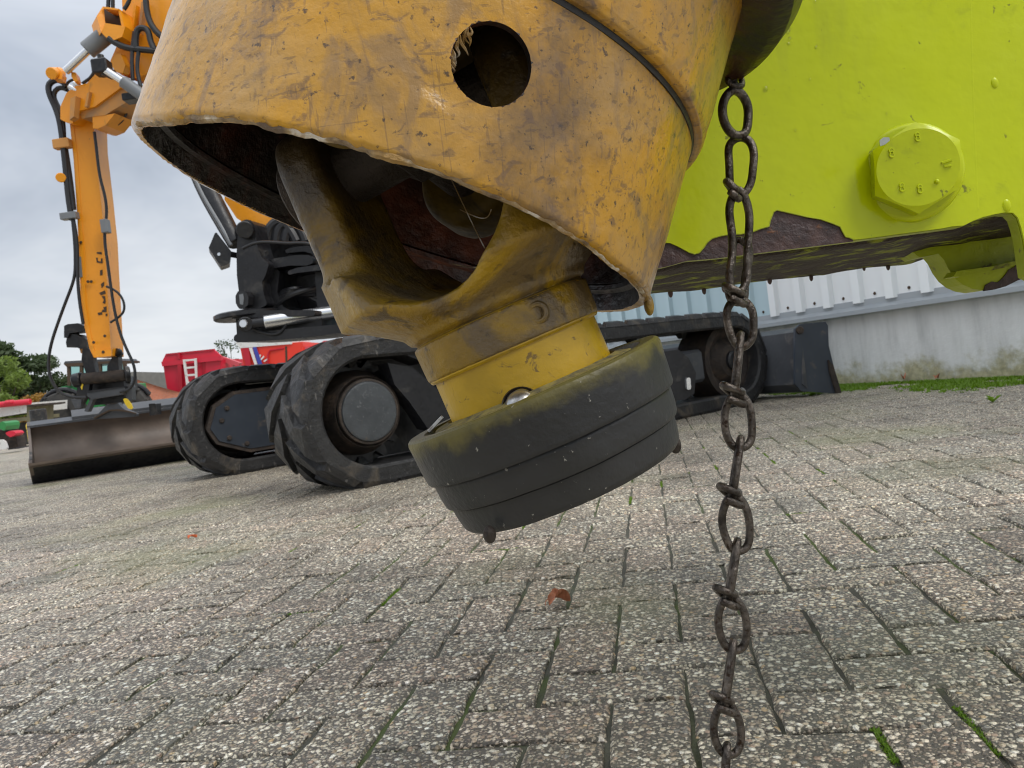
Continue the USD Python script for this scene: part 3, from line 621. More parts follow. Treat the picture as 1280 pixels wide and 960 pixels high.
for (x, y, R_) in [(1147, 171, .0016), (1114.5, 191, .0017), (1127.5, 234, .0016), (1150, 236, .0016)]:
    for dy in (-1, 1):
        q = fpt(x, y) + np.array([0, 0, dy * R_ * .62])
        obj('stamped_figure', tube([q + np.array([R_ * .62 * math.cos(t), 0, R_ * .62 * math.sin(t)]) for t in np.arange(10) * .628], .00042, 6, sub=2, closed=True), M['lime'], bolt)
obj('stamped_figure', tube([fpt(1177, 204), fpt(1189, 200)], .0007, 6, spline=False), M['lime'], bolt); obj('stamped_figure', tube([fpt(1180, 208), fpt(1189, 207)], .0007, 6, spline=False), M['lime'], bolt)
mm = trimesh.creation.icosphere(2, .0012); mm.vertices += fpt(1171, 227); obj('stamped_figure', mm, M['lime'], bolt)
sc = [(1099, 176), (1104, 172), (1111, 172), (1112, 176), (1106, 181), (1100, 183)]
q = [ray_plane(a, b, fc - ax * .004, np.array([.45, -.8, -.4]) / 1.0) for a, b in sc]
scm = hull([p_ - ax * .0002 for p_ in q] + [p_ + ax * .0007 for p_ in q]); obj('paint_chip', scm, M['scuff'], bolt, smooth=False)

# ================================================================== CHAIN
CZ = .335; WR = 5.1 * CZ / FP
def cp(x, y, d=0.0): return P(x, y, CZ + d)
chain = thing('safety_chain', 'oily dark steel knotted chain hanging beside the yellow guard', 'chain')
def loop(pts, d=0.0, r=WR, tilt=0.0):
    c = np.mean(pts, 0)
    return tube([cp(a, b, d + tilt * (a - c[0]) * CZ / FP) for a, b in pts], r, 10, sub=6, closed=True)
def edge_loop(x0, y0, x1, y1, half=.0062, r=WR, sk=.25):
    """a loop seen on edge, from (x0, y0) down to (x1, y1)."""
    a, b = cp(x0, y0), cp(x1, y1); ax_ = b - a; L = np.linalg.norm(ax_); ax_ /= L
    w = FWD + RIGHT * sk; w = w - (w @ ax_) * ax_; w /= np.linalg.norm(w); pts = []
    for t in np.arange(12) * 2 * np.pi / 12:
        c, s = math.cos(t), math.sin(t); h = half * (.75 + .25 * -c)
        pts.append((a + b) / 2 + ax_ * (-c * L / 2) + w * s * h)
    return tube(pts, r, 10, sub=5, closed=True)
def knot(x, y, w=13, hgt=15, r=WR):
    pts = []
    for t in np.linspace(-.4, 2 * np.pi + 2.2, 15):
        k = (t + .4) / (2 * np.pi + 2.6)
        pts.append(cp(x + w * math.cos(t) * .78 + 3 * k, y - hgt * .75 + hgt * 1.25 * k + 8 * math.cos(t), -.0045 * math.sin(t) - .001))
    return tube(pts, r * .95, 10, sub=4)
links = [
    cat(tube([cp(905, 70), cp(911, 90), cp(915, 100), cp(919, 112)], WR * 1.2, 10), tube([cp(914, 86, -.002), cp(912, 104, -.004), cp(924, 108, -.003), cp(926, 98, .002)], WR * .8, 8)),
    loop([(919, 113), (908, 120), (903, 137), (908, 158), (919, 169), (931, 166), (935, 150), (933, 128)], -.002, WR * 1.1, .5),
    cat(loop([(927, 172), (914, 178), (911, 198), (912, 222), (917, 240), (926, 244), (935, 236), (941, 212), (942, 190), (936, 176)], .002, WR, -.4), knot(914, 238, 9, 12)),
    cat(loop([(924, 238), (914, 250), (914, 285), (915, 320), (912, 352), (918, 368), (928, 362), (934, 330), (936, 290), (933, 252)], -.001, WR, .5)),
    cat(loop([(921, 300), (915, 322), (912, 350), (916, 376), (926, 378), (931, 352), (936, 326), (931, 303)], .004, WR, -.6), knot(917, 369, 15, 15),
        loop([(922, 374), (910, 385), (910, 406), (916, 424), (926, 434), (938, 426), (942, 406), (938, 384)], -.001)),
    cat(edge_loop(926, 418, 917, 500), knot(915, 494, 16, 17), loop([(922, 492), (909, 506), (906, 530), (910, 548), (922, 560), (935, 556), (940, 540), (939, 520), (934, 502)])),
    cat(edge_loop(926, 548, 914, 626), knot(911, 620, 16, 17), loop([(917, 618), (906, 632), (903, 656), (909, 676), (920, 689), (932, 685), (937, 670), (936, 648), (930, 630)])),
    cat(edge_loop(922, 676, 910, 752), knot(906, 747, 16, 17), loop([(912, 745), (901, 758), (898, 780), (903, 800), (915, 813), (927, 810), (933, 794), (932, 772), (925, 755)])),
    cat(edge_loop(917, 802, 905, 884), knot(902, 880, 16, 17), loop([(908, 877), (896, 890), (892, 910), (896, 930), (907, 943), (919, 941), (926, 925), (925, 905), (918, 888)])),
    cat(edge_loop(909, 931, 903, 1010), knot(900, 1005, 16, 17), loop([(906, 1000), (893, 1015), (890, 1035), (896, 1055), (905, 1068), (917, 1064), (922, 1045), (921, 1022)])),
]
for l in links: obj('link', l, M['chain'], chain, smooth=True)

# ================================================================== DRIVE SHAFT GUARD (yellow bell) AND SHAFT
BC = np.array([-.03486, .30128, .48280]); BNRM = np.array([.415, .0529, .9083]); BNRM /= np.linalg.norm(BNRM)
BA = np.cross(BNRM, [0, 1., 0]); BA /= np.linalg.norm(BA); BB = np.cross(BNRM, BA)
def bell_pt(th, r, s): return BC + r * (np.cos(th)[..., None] * BA + np.sin(th)[..., None] * BB) + s[..., None] * BNRM if np.ndim(th) else BC + r * (math.cos(th) * BA + math.sin(th) * BB) + s * BNRM
guard = thing('shaft_guard', 'scuffed yellow bell shaped shaft guard with a round hole', 'guard')
nth = 420; TH = np.arange(nth) * 2 * np.pi / nth
SO = np.concatenate([np.linspace(0, .008, 9), np.linspace(.010, .10, 66)])
wear = .0010 * (meshkit.fbm(np.stack([np.cos(TH) * 5, np.sin(TH) * 5, 0 * TH], -1), 4, 9) - .5) + .0006 * (meshkit.noise(np.stack([np.cos(TH) * 60, np.sin(TH) * 42, 0 * TH], -1), 4) - .5)
deg = np.degrees(TH); wear -= .0032 * np.exp(-((deg - 47) / 14) ** 2); wear += .0010 * np.exp(-((deg - 112) / 22) ** 2); wear -= .0010 * np.exp(-((deg - 148) / 12) ** 2)
def r_out(s): return .0990 - .018 * s - .0016 * np.clip(1 - s / .0016, 0, 1) ** 2
def r_in(s): return .0990 - .018 * s - .0052 + .0014 * np.clip(1 - s / .012, 0, 1)
def surf(rf, S, wob):
    t, s = np.meshgrid(TH, S, indexing='ij'); d = wob * (meshkit.fbm(np.stack([np.cos(t) * 4, np.sin(t) * 4, s * 40], -1), 4, 2) - .5) + wob * .35 * (meshkit.fbm(np.stack([np.cos(t) * 22, np.sin(t) * 22, s * 220], -1), 3, 6) - .5)
    d -= .0012 * np.exp(-((s - .022) / .004) ** 2 - ((np.degrees(t) - 100) / 3.0) ** 2)
    s2 = s + wear[:, None] * np.clip(1 - s / .03, 0, 1)
    return BC + (rf(s) + d)[..., None] * (np.cos(t)[..., None] * BA + np.sin(t)[..., None] * BB) + s2[..., None] * BNRM
vo, vi = surf(r_out, SO, .0011), surf(r_in, SO, .0012)
loopv = np.concatenate([vo, vi[:, ::-1]], 1); nv_ = loopv.shape[1]
fb = grid_faces(nth, nv_, True, True)
bm = m3.Manifold(m3.Mesh(np.ascontiguousarray(loopv.reshape(-1, 3), dtype=np.float32), np.ascontiguousarray(fb, dtype=np.uint32)))
if bm.volume() < 0: bm = m3.Manifold(m3.Mesh(np.ascontiguousarray(loopv.reshape(-1, 3), dtype=np.float32), np.ascontiguousarray(fb[:, ::-1], dtype=np.uint32)))
# the round hole
d_ = P(615, 80, 1.0) - EYE; lo_, hi_ = .05, .4
def rad_at(q): w = q - BC; return np.linalg.norm(w - (w @ BNRM) * BNRM)
tt = np.linspace(.1, .35, 2000); tt = tt[np.argmin([abs(rad_at(EYE + d_ * k) - .0985) + (0 if k < .26 else 9) for k in tt])]
hc = EYE + d_ * tt; hr = hc - BC - ((hc - BC) @ BNRM) * BNRM; hr /= np.linalg.norm(hr)
hdir = hr * .45 + (-d_ / np.linalg.norm(d_)) * .55; hdir /= np.linalg.norm(hdir)
HRAD = 52 * (tt) / FP
hm_ = lathe([(0, -.03), (HRAD * .97, -.03), (HRAD * 1.02, .03), (0, .03)], hc, hdir, 56)
hmf = m3.Manifold(m3.Mesh(np.ascontiguousarray(hm_.vertices, dtype=np.float32), np.ascontiguousarray(hm_.faces, dtype=np.uint32)))
if hmf.volume() < 0: hmf = m3.Manifold(m3.Mesh(np.ascontiguousarray(hm_.vertices, dtype=np.float32), np.ascontiguousarray(hm_.faces[:, ::-1], dtype=np.uint32)))
bv, bf, _ = meshkit.arrays(bm - hmf)
cen = bv[bf].mean(1) - BC; hs = cen @ BNRM; rr_ = np.linalg.norm(cen - hs[:, None] * BNRM, axis=1)
qh = bv[bf].mean(1) - hc; dh = np.linalg.norm(qh - (qh @ hdir)[:, None] * hdir, axis=1)
outer = (rr_ > r_out(np.clip(hs, 0, .1)) - .0026) & ~((dh < HRAD * 1.012) & (hs > .02))
def sub(v, f): m = T(v, f); m.remove_unreferenced_vertices(); return m
obj('guard_shell', sub(bv, bf[outer]), M['bell'], guard, smooth=40)
obj('guard_lining', sub(bv, bf[~outer]), M['bell_in'], guard, smooth=40, label='inside of the guard with shade painted into its dark colour')
for k in range(14):
    a_ = 2.3 + 1.5 * rng.random(); ux = np.cross(hdir, BNRM); ux /= np.linalg.norm(ux); uy = np.cross(hdir, ux)
    q_ = [hc + HRAD * (.99 - .05 * j + rng.uniform(-.03, .03)) * (math.cos(a_ + .16 * j * rng.uniform(-1, 1)) * ux * (1 if (ux @ RIGHT) > 0 else -1) + math.sin(a_ + .1 * j) * uy * (1 if (uy @ UP) > 0 else -1)) - hdir * (.0005 + .0012 * j) for j in range(4)]
    obj('grease_strand', tube(q_, [.00015, .0005, .0004, .0001], 5), M['rim'], guard)
# frayed lip along the visible rim
lp, lr = [], []
for d in np.arange(32, 168, .5):
    t = math.radians(d); k = meshkit.fbm(np.array([d * .55, .3, 1.7]), 3)
    w = float(np.interp(t, TH, wear)); rr = .0968 + .0006 * (meshkit.noise(np.array([d * .9, 2., 5.])) - .5)
    lp.append(bell_pt(t, rr, w + .0005 - .0006 * max(0, k - .45))); lr.append(.0009 + .0020 * max(0, k - .40) * (1.2 if 52 < d < 100 else .3))
obj('frayed_rim', tube(lp, np.array(lr), 7, spline=False), M['rim'], guard, label='whitish frayed plastic along the worn rim')
obj('lip_bead', lathe([(.0940, .0075), (.0918, .0085), (.0915, .0105), (.0935, .0118)], BC, BNRM, 200, BA), M['bell_in'], guard)
# overlapping upper collar of the guard
uc = [(.0950, .0588), (.0995, .0590), (.1010, .0600), (.1016, .0625), (.1012, .085), (.1005, .150), (.0950, .150)]
ucm = lathe(uc, BC, BNRM, 200, BA)
ucm = ucm.subdivide().subdivide(); q = ucm.vertices
ucm.vertices = q + (meshkit.fbm(q * 90, 4) - .5)[:, None] * .0012 * np.cross(BNRM, np.cross(q - BC, BNRM)) / .1
obj('upper_collar', ucm, M['bell'], guard, smooth=40)
obj('guard_groove', lathe([(.0955, .0568), (.0983, .0572), (.0985, .0592), (.0955, .0592)], BC, BNRM, 160, BA), M['hose'], guard)
fm = lathe([(.095, .112), (.113, .110), (.1185, .113), (.121, .120), (.119, .130), (.095, .132)], BC, BNRM, 140, BA)
obj('guard_flange', fm, M['bell_in'], guard, label='dark flange above the guard')
obj('guard_mount', lathe([(0, .149), (.094, .149), (.094, .24), (0, .24)], BC, BNRM, 60, BA), M['bell_in'], guard)
dq = P(810, 372, .285)
mm = trimesh.creation.icosphere(3, .0019); mm.vertices *= (1, 1, 2.2); mm.vertices += P(811, 381, .292); obj('oil_drop', mm, M['cast'], guard)

# the shaft
SC = np.array([.00672, .27989, .41670]); SA = np.array([-.27421, -.01574, .96154]); SA /= np.linalg.norm(SA)
e0 = np.array([1., 0, 0]) - SA[0] * SA; e0 /= np.linalg.norm(e0); w0 = np.cross(e0, SA)
if w0[1] > 0: w0 = -w0
PHI = math.radians(20)
SE = math.cos(PHI) * e0 + math.sin(PHI) * w0; SW = np.cross(SA, SE)
def yoke_sdf(p, rough=1.0):
    x, y, z = p[..., 0], p[..., 1], p[..., 2]; r = np.hypot(x, y)
    rad = np.interp(z, [-.05, .0155, .0165, .0285, .0292, .0300, .0310, .06], [.0312, .0312, .0333, .0336, .0316, .0316, .0346, .036])
    d1 = np.maximum(np.maximum(r - rad, z - .06), .0150 - z)
    d2 = np.maximum(np.maximum((r - np.clip(.034 + (z - .0325) * 1.45, .034, .0518)) * .71, .0325 - z), z - .061)
    dyz = np.where(z < .101, np.abs(y) - .0215, np.hypot(y, z - .101) - .0215)
    d3 = np.maximum(smax(dyz, r - .0530, .005), .047 - z)
    b = smin(d1, smin(d2, d3, .009), .0012)
    slot = np.where(z > .072, np.abs(x) - .0320, np.hypot(x, (z - .072) * 1.0) - .0320)
    b = smax(b, -slot, .0055)
    return b + .0005 * (meshkit.fbm(p * 90, 3) - .5) * (z > .03)
ymesh = surface_nets(yoke_sdf, (-.058, -.058, -.034), (.058, .058, .134), .0012)
if ymesh.volume < 0: ymesh.invert()
M['cast_yoke'] = M['cast']
def shade_painted(name, src):  # darkens the colour toward the yoke ends: painted shade under the guard
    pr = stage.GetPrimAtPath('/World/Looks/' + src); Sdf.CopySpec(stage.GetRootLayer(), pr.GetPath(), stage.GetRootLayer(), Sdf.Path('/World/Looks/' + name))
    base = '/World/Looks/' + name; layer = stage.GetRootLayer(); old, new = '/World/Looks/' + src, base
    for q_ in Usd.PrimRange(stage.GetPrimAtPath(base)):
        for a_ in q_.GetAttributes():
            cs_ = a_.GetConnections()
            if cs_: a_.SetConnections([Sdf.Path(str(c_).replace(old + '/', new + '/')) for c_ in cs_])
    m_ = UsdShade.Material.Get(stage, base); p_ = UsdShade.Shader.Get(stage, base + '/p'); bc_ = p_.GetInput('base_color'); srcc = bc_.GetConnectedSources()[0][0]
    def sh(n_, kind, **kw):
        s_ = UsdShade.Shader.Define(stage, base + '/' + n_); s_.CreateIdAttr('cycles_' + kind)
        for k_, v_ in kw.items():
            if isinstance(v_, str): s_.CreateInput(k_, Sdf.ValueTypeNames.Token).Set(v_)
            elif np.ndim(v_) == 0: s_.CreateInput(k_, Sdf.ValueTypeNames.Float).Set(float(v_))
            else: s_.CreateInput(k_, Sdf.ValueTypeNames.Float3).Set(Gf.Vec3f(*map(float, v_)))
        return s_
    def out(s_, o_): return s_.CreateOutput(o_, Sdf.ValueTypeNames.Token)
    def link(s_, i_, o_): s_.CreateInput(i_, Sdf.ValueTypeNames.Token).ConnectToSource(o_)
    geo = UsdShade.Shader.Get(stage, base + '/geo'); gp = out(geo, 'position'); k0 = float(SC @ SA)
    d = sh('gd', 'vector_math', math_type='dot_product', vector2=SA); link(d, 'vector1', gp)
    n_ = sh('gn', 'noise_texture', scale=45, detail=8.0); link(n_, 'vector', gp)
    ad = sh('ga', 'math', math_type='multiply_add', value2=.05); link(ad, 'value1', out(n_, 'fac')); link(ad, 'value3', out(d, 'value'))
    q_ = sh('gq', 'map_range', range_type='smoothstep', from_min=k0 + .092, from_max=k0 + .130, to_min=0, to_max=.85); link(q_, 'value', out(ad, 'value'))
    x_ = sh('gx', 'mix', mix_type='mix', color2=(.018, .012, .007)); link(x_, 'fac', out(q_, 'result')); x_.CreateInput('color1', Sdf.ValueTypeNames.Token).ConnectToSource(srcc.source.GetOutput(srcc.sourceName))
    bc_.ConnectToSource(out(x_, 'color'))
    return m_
M['cast_yoke'] = shade_painted('dirty_yellow_casting_greasy_ends', 'dirty_yellow_casting')
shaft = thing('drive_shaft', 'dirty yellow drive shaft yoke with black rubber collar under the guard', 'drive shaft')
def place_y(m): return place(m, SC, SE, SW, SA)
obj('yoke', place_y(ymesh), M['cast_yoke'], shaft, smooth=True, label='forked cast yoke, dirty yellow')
obj('yoke_hub', lathe([(0, -.032), (.0312, -.032), (.0312, .0153), (.0305, .0165), (0, .0165)], SC, SA, 120, e0), M['cast_clean'], shaft, smooth=30, label='clean bright yellow hub')
XC = SC + SA * .100
IE = np.cross(BNRM, SE); IE /= np.linalg.norm(IE); IZ = -BNRM; IW = np.cross(IZ, IE)
obj('hub_ring', lathe([(.030, .0150), (.0321, .0150), (.0327, .0157), (.0334, .0282), (.0329, .0289), (.030, .0289)], SC, SA, 120, e0), M['cast_mid'], shaft, smooth=30)
obj('inner_yoke', place(ymesh, XC + BNRM * .100, np.cross(IW, IZ), IW, IZ), M['cast_shaded'], shaft, smooth=True)
cr = cat(cyl(XC - SE * .050, XC + SE * .050, .0115, 28), cyl(XC - IE * .050, XC + IE * .050, .0115, 28), rbox(XC, (.03, .03, .026), SE, IE, ch=.007))
obj('joint_cross', cr, M['trackmud'], shaft)
for sgn in (-1, 1):
    obj('bearing_cap', lathe([(0, .0550), (.010, .0550), (.0120, .0542), (.0150, .0545), (.0158, .0535), (.0158, .0495), (0, .0495)], XC, SE * sgn, 36), M['trackmud'], shaft)
    obj('bearing_cap', lathe([(0, .0550), (.010, .0550), (.0120, .0542), (.0150, .0545), (.0158, .0535), (.0158, .0495), (0, .0495)], XC, IE * sgn, 36), M['trackmud'], shaft)
# release pin in the hub
q = P(652, 507, .2462); obj('release_pin', cat(lathe([(0, .0036), (.0026, .0031), (.0044, .0019), (.0053, 0), (.0053, -.008)], q, np.array([-.05, -.97, .22]), 28)), M['steel'], shaft)
obj('pin_recess', lathe([(.0053, -.001), (.0060, .0004), (.0066, -.001), (.0053, -.003)], q + [0, .0012, 0], np.array([-.05, -.97, .22]), 32), M['bell_in'], shaft)
# small cast marks
for (x, y, Z_) in [(672, 391, .2470)]:
    q = P(x, y, Z_); nrm = EYE - q; nrm /= np.linalg.norm(nrm)
    obj('cast_mark', lathe([(.0016, -.0012), (.0022, .0001), (.0028, .0003), (.0034, .0001), (.0040, -.0012)], q, nrm, 28), M['cast'], shaft)
# rubber collar
RBM = usdkit.material(stage, '/World/Looks/collar_rubber', {
    'g': ('geometry', {}), 'd': ('vector_math', {'math_type': 'dot_product', 'vector2': tuple(SA)}),
    'n': ('noise_texture', {'scale': 60, 'detail': 8, 'roughness': .65}), 'na': ('math', {'math_type': 'multiply_add', 'value2': .020}), 'q': ('map_range', {'range_type': 'smoothstep', 'from_min': float(SC @ SA) + .0025, 'from_max': float(SC @ SA) + .0105, 'to_min': 0, 'to_max': .75}),
    'n2': ('noise_texture', {'scale': 420, 'detail': 3}), 'q2': ('map_range', {'from_min': .70, 'from_max': .76, 'clamp': True}), 'n3': ('noise_texture', {'scale': 18, 'detail': 8}), 'r3': ('rgb_ramp', {'ramp': [(.35, (.010, .0102, .0105)), (.6, (.019, .019, .0187)), (.75, (.036, .034, .030))]}),
    'm1': ('mix', {'mix_type': 'mix', 'color2': (.125, .105, .022)}), 'm2': ('mix', {'mix_type': 'mix', 'color2': (.26, .25, .22)}),
    'b': ('bump', {'distance': .0003}), 'b2': ('bump', {'distance': .0005}), 'p': ('principled_bsdf', {'roughness': .46, 'specular_ior_level': .45})},
    [('g.position', 'd.vector1'), ('g.position', 'n.vector'), ('n.fac', 'na.value1'), ('d.value', 'na.value3'), ('na.value', 'q.value'), ('g.position', 'n3.vector'), ('n3.fac', 'r3.fac'), ('r3.color', 'm1.color1'), ('q.result', 'm1.fac'),
     ('g.position', 'n2.vector'), ('n2.fac', 'q2.value'), ('q2.result', 'm2.fac'), ('m1.color', 'm2.color1'), ('m2.color', 'p.base_color'), ('n2.fac', 'b.height'), ('n.fac', 'b2.height'), ('b.normal', 'b2.normal'), ('b2.normal', 'p.normal')], surface='p.BSDF')
def wob(m, amp, sc, seed=0):
    q = m.vertices; w = q - SC; rd = w - (w @ SA)[:, None] * SA; rd /= np.linalg.norm(rd, axis=1, keepdims=True) + 1e-9
    m.vertices = q + rd * amp * (meshkit.fbm(q * sc, 3, seed) - .5)[:, None] + SA * amp * .7 * (meshkit.fbm(q * sc * .8 + 9, 3, seed) - .5)[:, None]; return m
tiers = [[(.0404, -.0105), (.0415, -.002), (.0424, 0), (.0478, .0002), (.0488, -.0006), (.0491, -.0018), (.0486, -.0090), (.0479, -.0165), (.0475, -.0172), (.0460, -.0172), (.0404, -.0181)],
         [(.0404, -.0165), (.0455, -.0165), (.0462, -.0180), (.0458, -.0236), (.0453, -.0266), (.0449, -.0272), (.0436, -.0272), (.0404, -.0278)],
         [(.0300, -.0265), (.0430, -.0265), (.0437, -.0278), (.0430, -.0330), (.0423, -.0363), (.0411, -.0376), (.0370, -.0379), (.0365, -.0330), (.0300, -.0325)]]
def dense(pr, h):
    out = []
    for a, b in zip(pr[:-1], pr[1:]):
        k = max(1, int(np.hypot(b[0] - a[0], b[1] - a[1]) / h)); out += [(a[0] + (b[0] - a[0]) * i / k, a[1] + (b[1] - a[1]) * i / k) for i in range(k)]
    return out + [pr[-1]]
col = cat(*[wob(lathe(dense(t, .0009), SC, SA, 260, e0), .0008, 55, 3) for t in tiers])
collar = obj('rubber_collar', col, RBM, shaft, smooth=30, label='black three tier rubber collar, olive dust on its upper edge')
obj('collar_disc', wob(lathe(dense([(.0305, -.002), (.0330, .0008), (.0345, .0002), (.0380, -.0004), (.0395, -.0030), (.0412, -.0060)], .0015), SC, SA, 160, e0), .0016, 120, 5), M['dust'], collar, smooth=40)
for a in (192,):
    t = math.radians(a); q = SC + .0385 * (math.cos(t) * e0 + math.sin(t) * w0) + SA * .002
    obj('lock_clip', bar(q - e0 * .004 - SA * .002, q + e0 * .003 + SA * .001, .003, .0012), M['steel'], collar)
mm = trimesh.creation.icosphere(3, .0021); mm.vertices *= (1, 1, 1.4); mm.vertices += P(612, 668, .247); obj('mud_drop', mm, M['trackmud'], collar)
mm = trimesh.creation.icosphere(3, .0022); mm.vertices *= (1, 1, 1.5); mm.vertices += P(844, 556, .283); obj('mud_drop', mm, M['trackmud'], collar)
for (p0, p1, p2) in [((560, 215), (585, 268), (606, 310)), ((575, 262), (598, 272), (614, 262)), ((566, 330), (580, 333), (596, 334))]:
    obj('cobweb_thread', tube([P(*p0, .285), P(*p1, .28), P(*p2, .262)], .00022, 5), M['rim'], shaft)

# ================================================================== EXCAVATOR
ex = thing('excavator', 'orange and black crawler excavator with chevron rubber tracks and grading bucket', 'excavator')
YAW = math.radians(37); TD = np.array([math.cos(YAW), math.sin(YAW), 0]); ND = np.array([-math.sin(YAW), math.cos(YAW), 0]); ZU = np.array([0, 0, 1.])
TW = .43
def track(S, L, r1, r2, plate):
    """S: sprocket centre on the side facing us; L: to the idler; belt radii."""
    g1 = Point(0, r1 + .0).buffer(r1, 64); g2 = Point(L, r2).buffer(r2, 64)
    g1 = Point(0, S[2]).buffer(r1 - .035, 64); g2 = Point(L, S[2] - r1 + r2).buffer(r2 - .035, 64)
    ring = MultiPoint(list(g1.exterior.coords) + list(g2.exterior.coords)).convex_hull.exterior
    n = 150; s_ = np.linspace(0, 1, n, endpoint=False); c = np.array([ring.interpolate(k, normalized=True).coords[0] for k in s_])
    sag = .020 * np.exp(-((c[:, 0] - L * .5) / (L * .3)) ** 2) * (c[:, 1] > S[2]); c[:, 1] -= sag
    tg = np.roll(c, -1, 0) - np.roll(c, 1, 0); tg /= np.linalg.norm(tg, axis=1, keepdims=True); nm = np.stack([tg[:, 1], -tg[:, 0]], -1)
    if ((c - c.mean(0)) * nm).sum() < 0: nm = -nm
    base = np.array([S[0], S[1], 0])
    def at(k, w, h):      # k: fractional index along the belt
        k0 = int(math.floor(k)) % n; k1 = (k0 + 1) % n; f_ = k - math.floor(k); a = c[k0] * (1 - f_) + c[k1] * f_; m_ = nm[k0] * (1 - f_) + nm[k1] * f_
        q = a + m_ * h; return base + TD * q[0] + ZU * q[1] + ND * w
    prof = [(.012, -.050), (.0, -.038), (.0, .022), (.010, .031), (.03, .034), (TW * .5, .036), (TW - .03, .034), (TW - .01, .031), (TW, .022), (TW, -.038), (TW - .012, -.050), (TW * .5, -.046)]
    v = np.array([[at(k, w, h) for w, h in prof] for k in range(n)]).reshape(-1, 3)
    tr = obj('rubber_track', T(v, grid_faces(n, len(prof), True, True)), M['track'], ex, smooth=40)
    per = ring.length; step = n * .17 / per; m_ = int(n / step); step = n / m_
    for side in (0, 1):
        for i in range(m_):
            k = i * step + (0 if side == 0 else step * .5); w_ = []
            # a chunky chevron bar from the middle to the edge, hooked at the outer end
            ww = [TW * .47, TW * .30, TW * .14, TW * .0 - .004]; kk = [0, -.36, -.80, -.92]; hf = [.20, .27, .32, .38]
            bot, top = [], []
            for a_, b_, h_ in zip(ww, kk, hf):
                W_ = a_ if side == 0 else TW - a_
                ht = .036 + .024 * (1 if a_ > .02 else .6)
                for sg in (-1, 1):
                    bot.append(at(k + (b_ + sg * h_ * 1.25) * step, W_, .024)); top.append(at(k + (b_ + sg * h_) * step, W_ + (.012 if a_ < .01 else 0) * (1 if side == 0 else -1), ht))
            v = np.array(bot + top); f = []
            for j in range(3):
                a0, a1, b0, b1 = 2 * j, 2 * j + 1, 2 * j + 2, 2 * j + 3
                f += [(8 + a0, 8 + a1, 8 + b1), (8 + a0, 8 + b1, 8 + b0), (a0, 8 + a0, 8 + b0), (a0, 8 + b0, b0), (a1, b1, 8 + b1), (a1, 8 + b1, 8 + a1)]
            f += [(0, 1, 9), (0, 9, 8), (6, 14, 15), (6, 15, 7)]
            obj('lug', T(v, f), M['track'], tr, smooth=False)
    for i in range(0, n, 5):      # guide teeth inside the belt
        if i % 10 == 0: obj('guide_tooth', hull([at(i + a_, TW * .5 + b_, h_) for a_ in (-.6, .6) for b_ in (-.03, .03) for h_ in (-.045,)] + [at(i + a_, TW * .5 + b_, -.080) for a_ in (-.3, .3) for b_ in (-.015, .015)]), M['track'], tr, smooth=False)
    hullp = Polygon(list(ring.coords)).buffer(-.055).intersection(sbox(-9, -9, L * (.45 if not plate else .30), 9))
    obj('inner_web', prism(hullp, .02, base + ND * TW * .72, TD, ZU, ND), M['black'], ex, smooth=20)
    sp = base + ZU * S[2]; idl = base + TD * L + ZU * (S[2] - r1 + r2)
    ri = r1 - .065; teeth = []
    for k in range(18 * 4): a_ = k * 2 * np.pi / 72; teeth.append(((ri if k % 4 in (0, 1) else ri - .045) * math.cos(a_), (ri if k % 4 in (0, 1) else ri - .045) * math.sin(a_)))
    spp = group(ex, 'sprocket')
    obj('toothed_ring', prism(Polygon(teeth).difference(Point(0, 0).buffer(.10)), .05, sp + ND * TW * .5, TD, ZU, ND), M['black'], spp, smooth=20)
    obj('sprocket_dish', lathe([(.0, .10), (.13, .10), (.155, .06), (.165, .12), (.19, .17), (.19, .2), (0, .2)], sp, ND, 48), M['trackmud'], spp)
    obj('track_web', lathe([(.06, .30), (r1 - .05, .30), (r1 - .05, .32), (.06, .32)], sp, ND, 40), M['black'], spp)
    if not plate:
        obj('hub', lathe([(0, .040), (.118, .040), (.128, .043), (.132, .050), (.134, .12), (.16, .15)], sp, ND, 56), M['darkhub'], spp, smooth=30, label='dark grey round drive hub')
        obj('hub_rim', lathe([(.132, .048), (.142, .050), (.144, .060), (.134, .062)], sp, ND, 56), M['trackmud'], spp)
    ii = r2 - .06
    idp = group(ex, 'idler_wheel')
    obj('idler_disc', lathe([(.05, .06), (.10, .07), (ii * .62, .12), (ii * .82, .09), (ii, .09), (ii, .32), (ii * .8, .32), (.05, .30)], idl, ND, 56), M['trackmud'], idp, smooth=30)
    obj('idler_hub', lathe([(0, .035), (.05, .035), (.06, .045), (.06, .3), (0, .3)], idl, ND, 32), M['black'], idp)
    lo_z = min(c[:, 1]); 
    for k in range(4):
        q = base + TD * (L * (.25 + k * .17)) + ZU * (lo_z + .115); obj('roller', lathe([(0, .05), (.03, .05), (.035, .06), (.075, .07), (.075, .16), (.055, .17), (.055, .26), (.075, .27), (.075, .36), (0, .37)], q, ND, 28), M['trackmud'], ex)
    obj('track_frame', rbox(base + TD * (L * .56) + ZU * (S[2] - .03) + ND * TW * .42, (L * .66, .26, .20), TD, ND, ch=.02), M['darkgrey'], ex)
    return sp, idl, at, base
M['darkhub'] = mat('scuffed_dark_grey_hub', ((14, ), [(.3, (.030, .034, .038)), (.7, (.052, .058, .063))]), .42, layers=[(50, .56, .7, (.11, .115, .12), (1, 1, 1), 8, 1, .7), (9, .6, .72, (.09, .07, .05))], bump=[('noise_texture', 60, .002)], rough_var=.1)
S_near = np.array([-.60, 3.30, .318]); R1, R2, TL = .318, .29, 2.56
sp, idl, at_n, base_n = track(S_near, TL, R1, R2, False)
GA_ = 1.76; S_far = S_near + ND * GA_
sp2, idl2, at_f, base_f = track(S_far, TL, R1, R2, True)
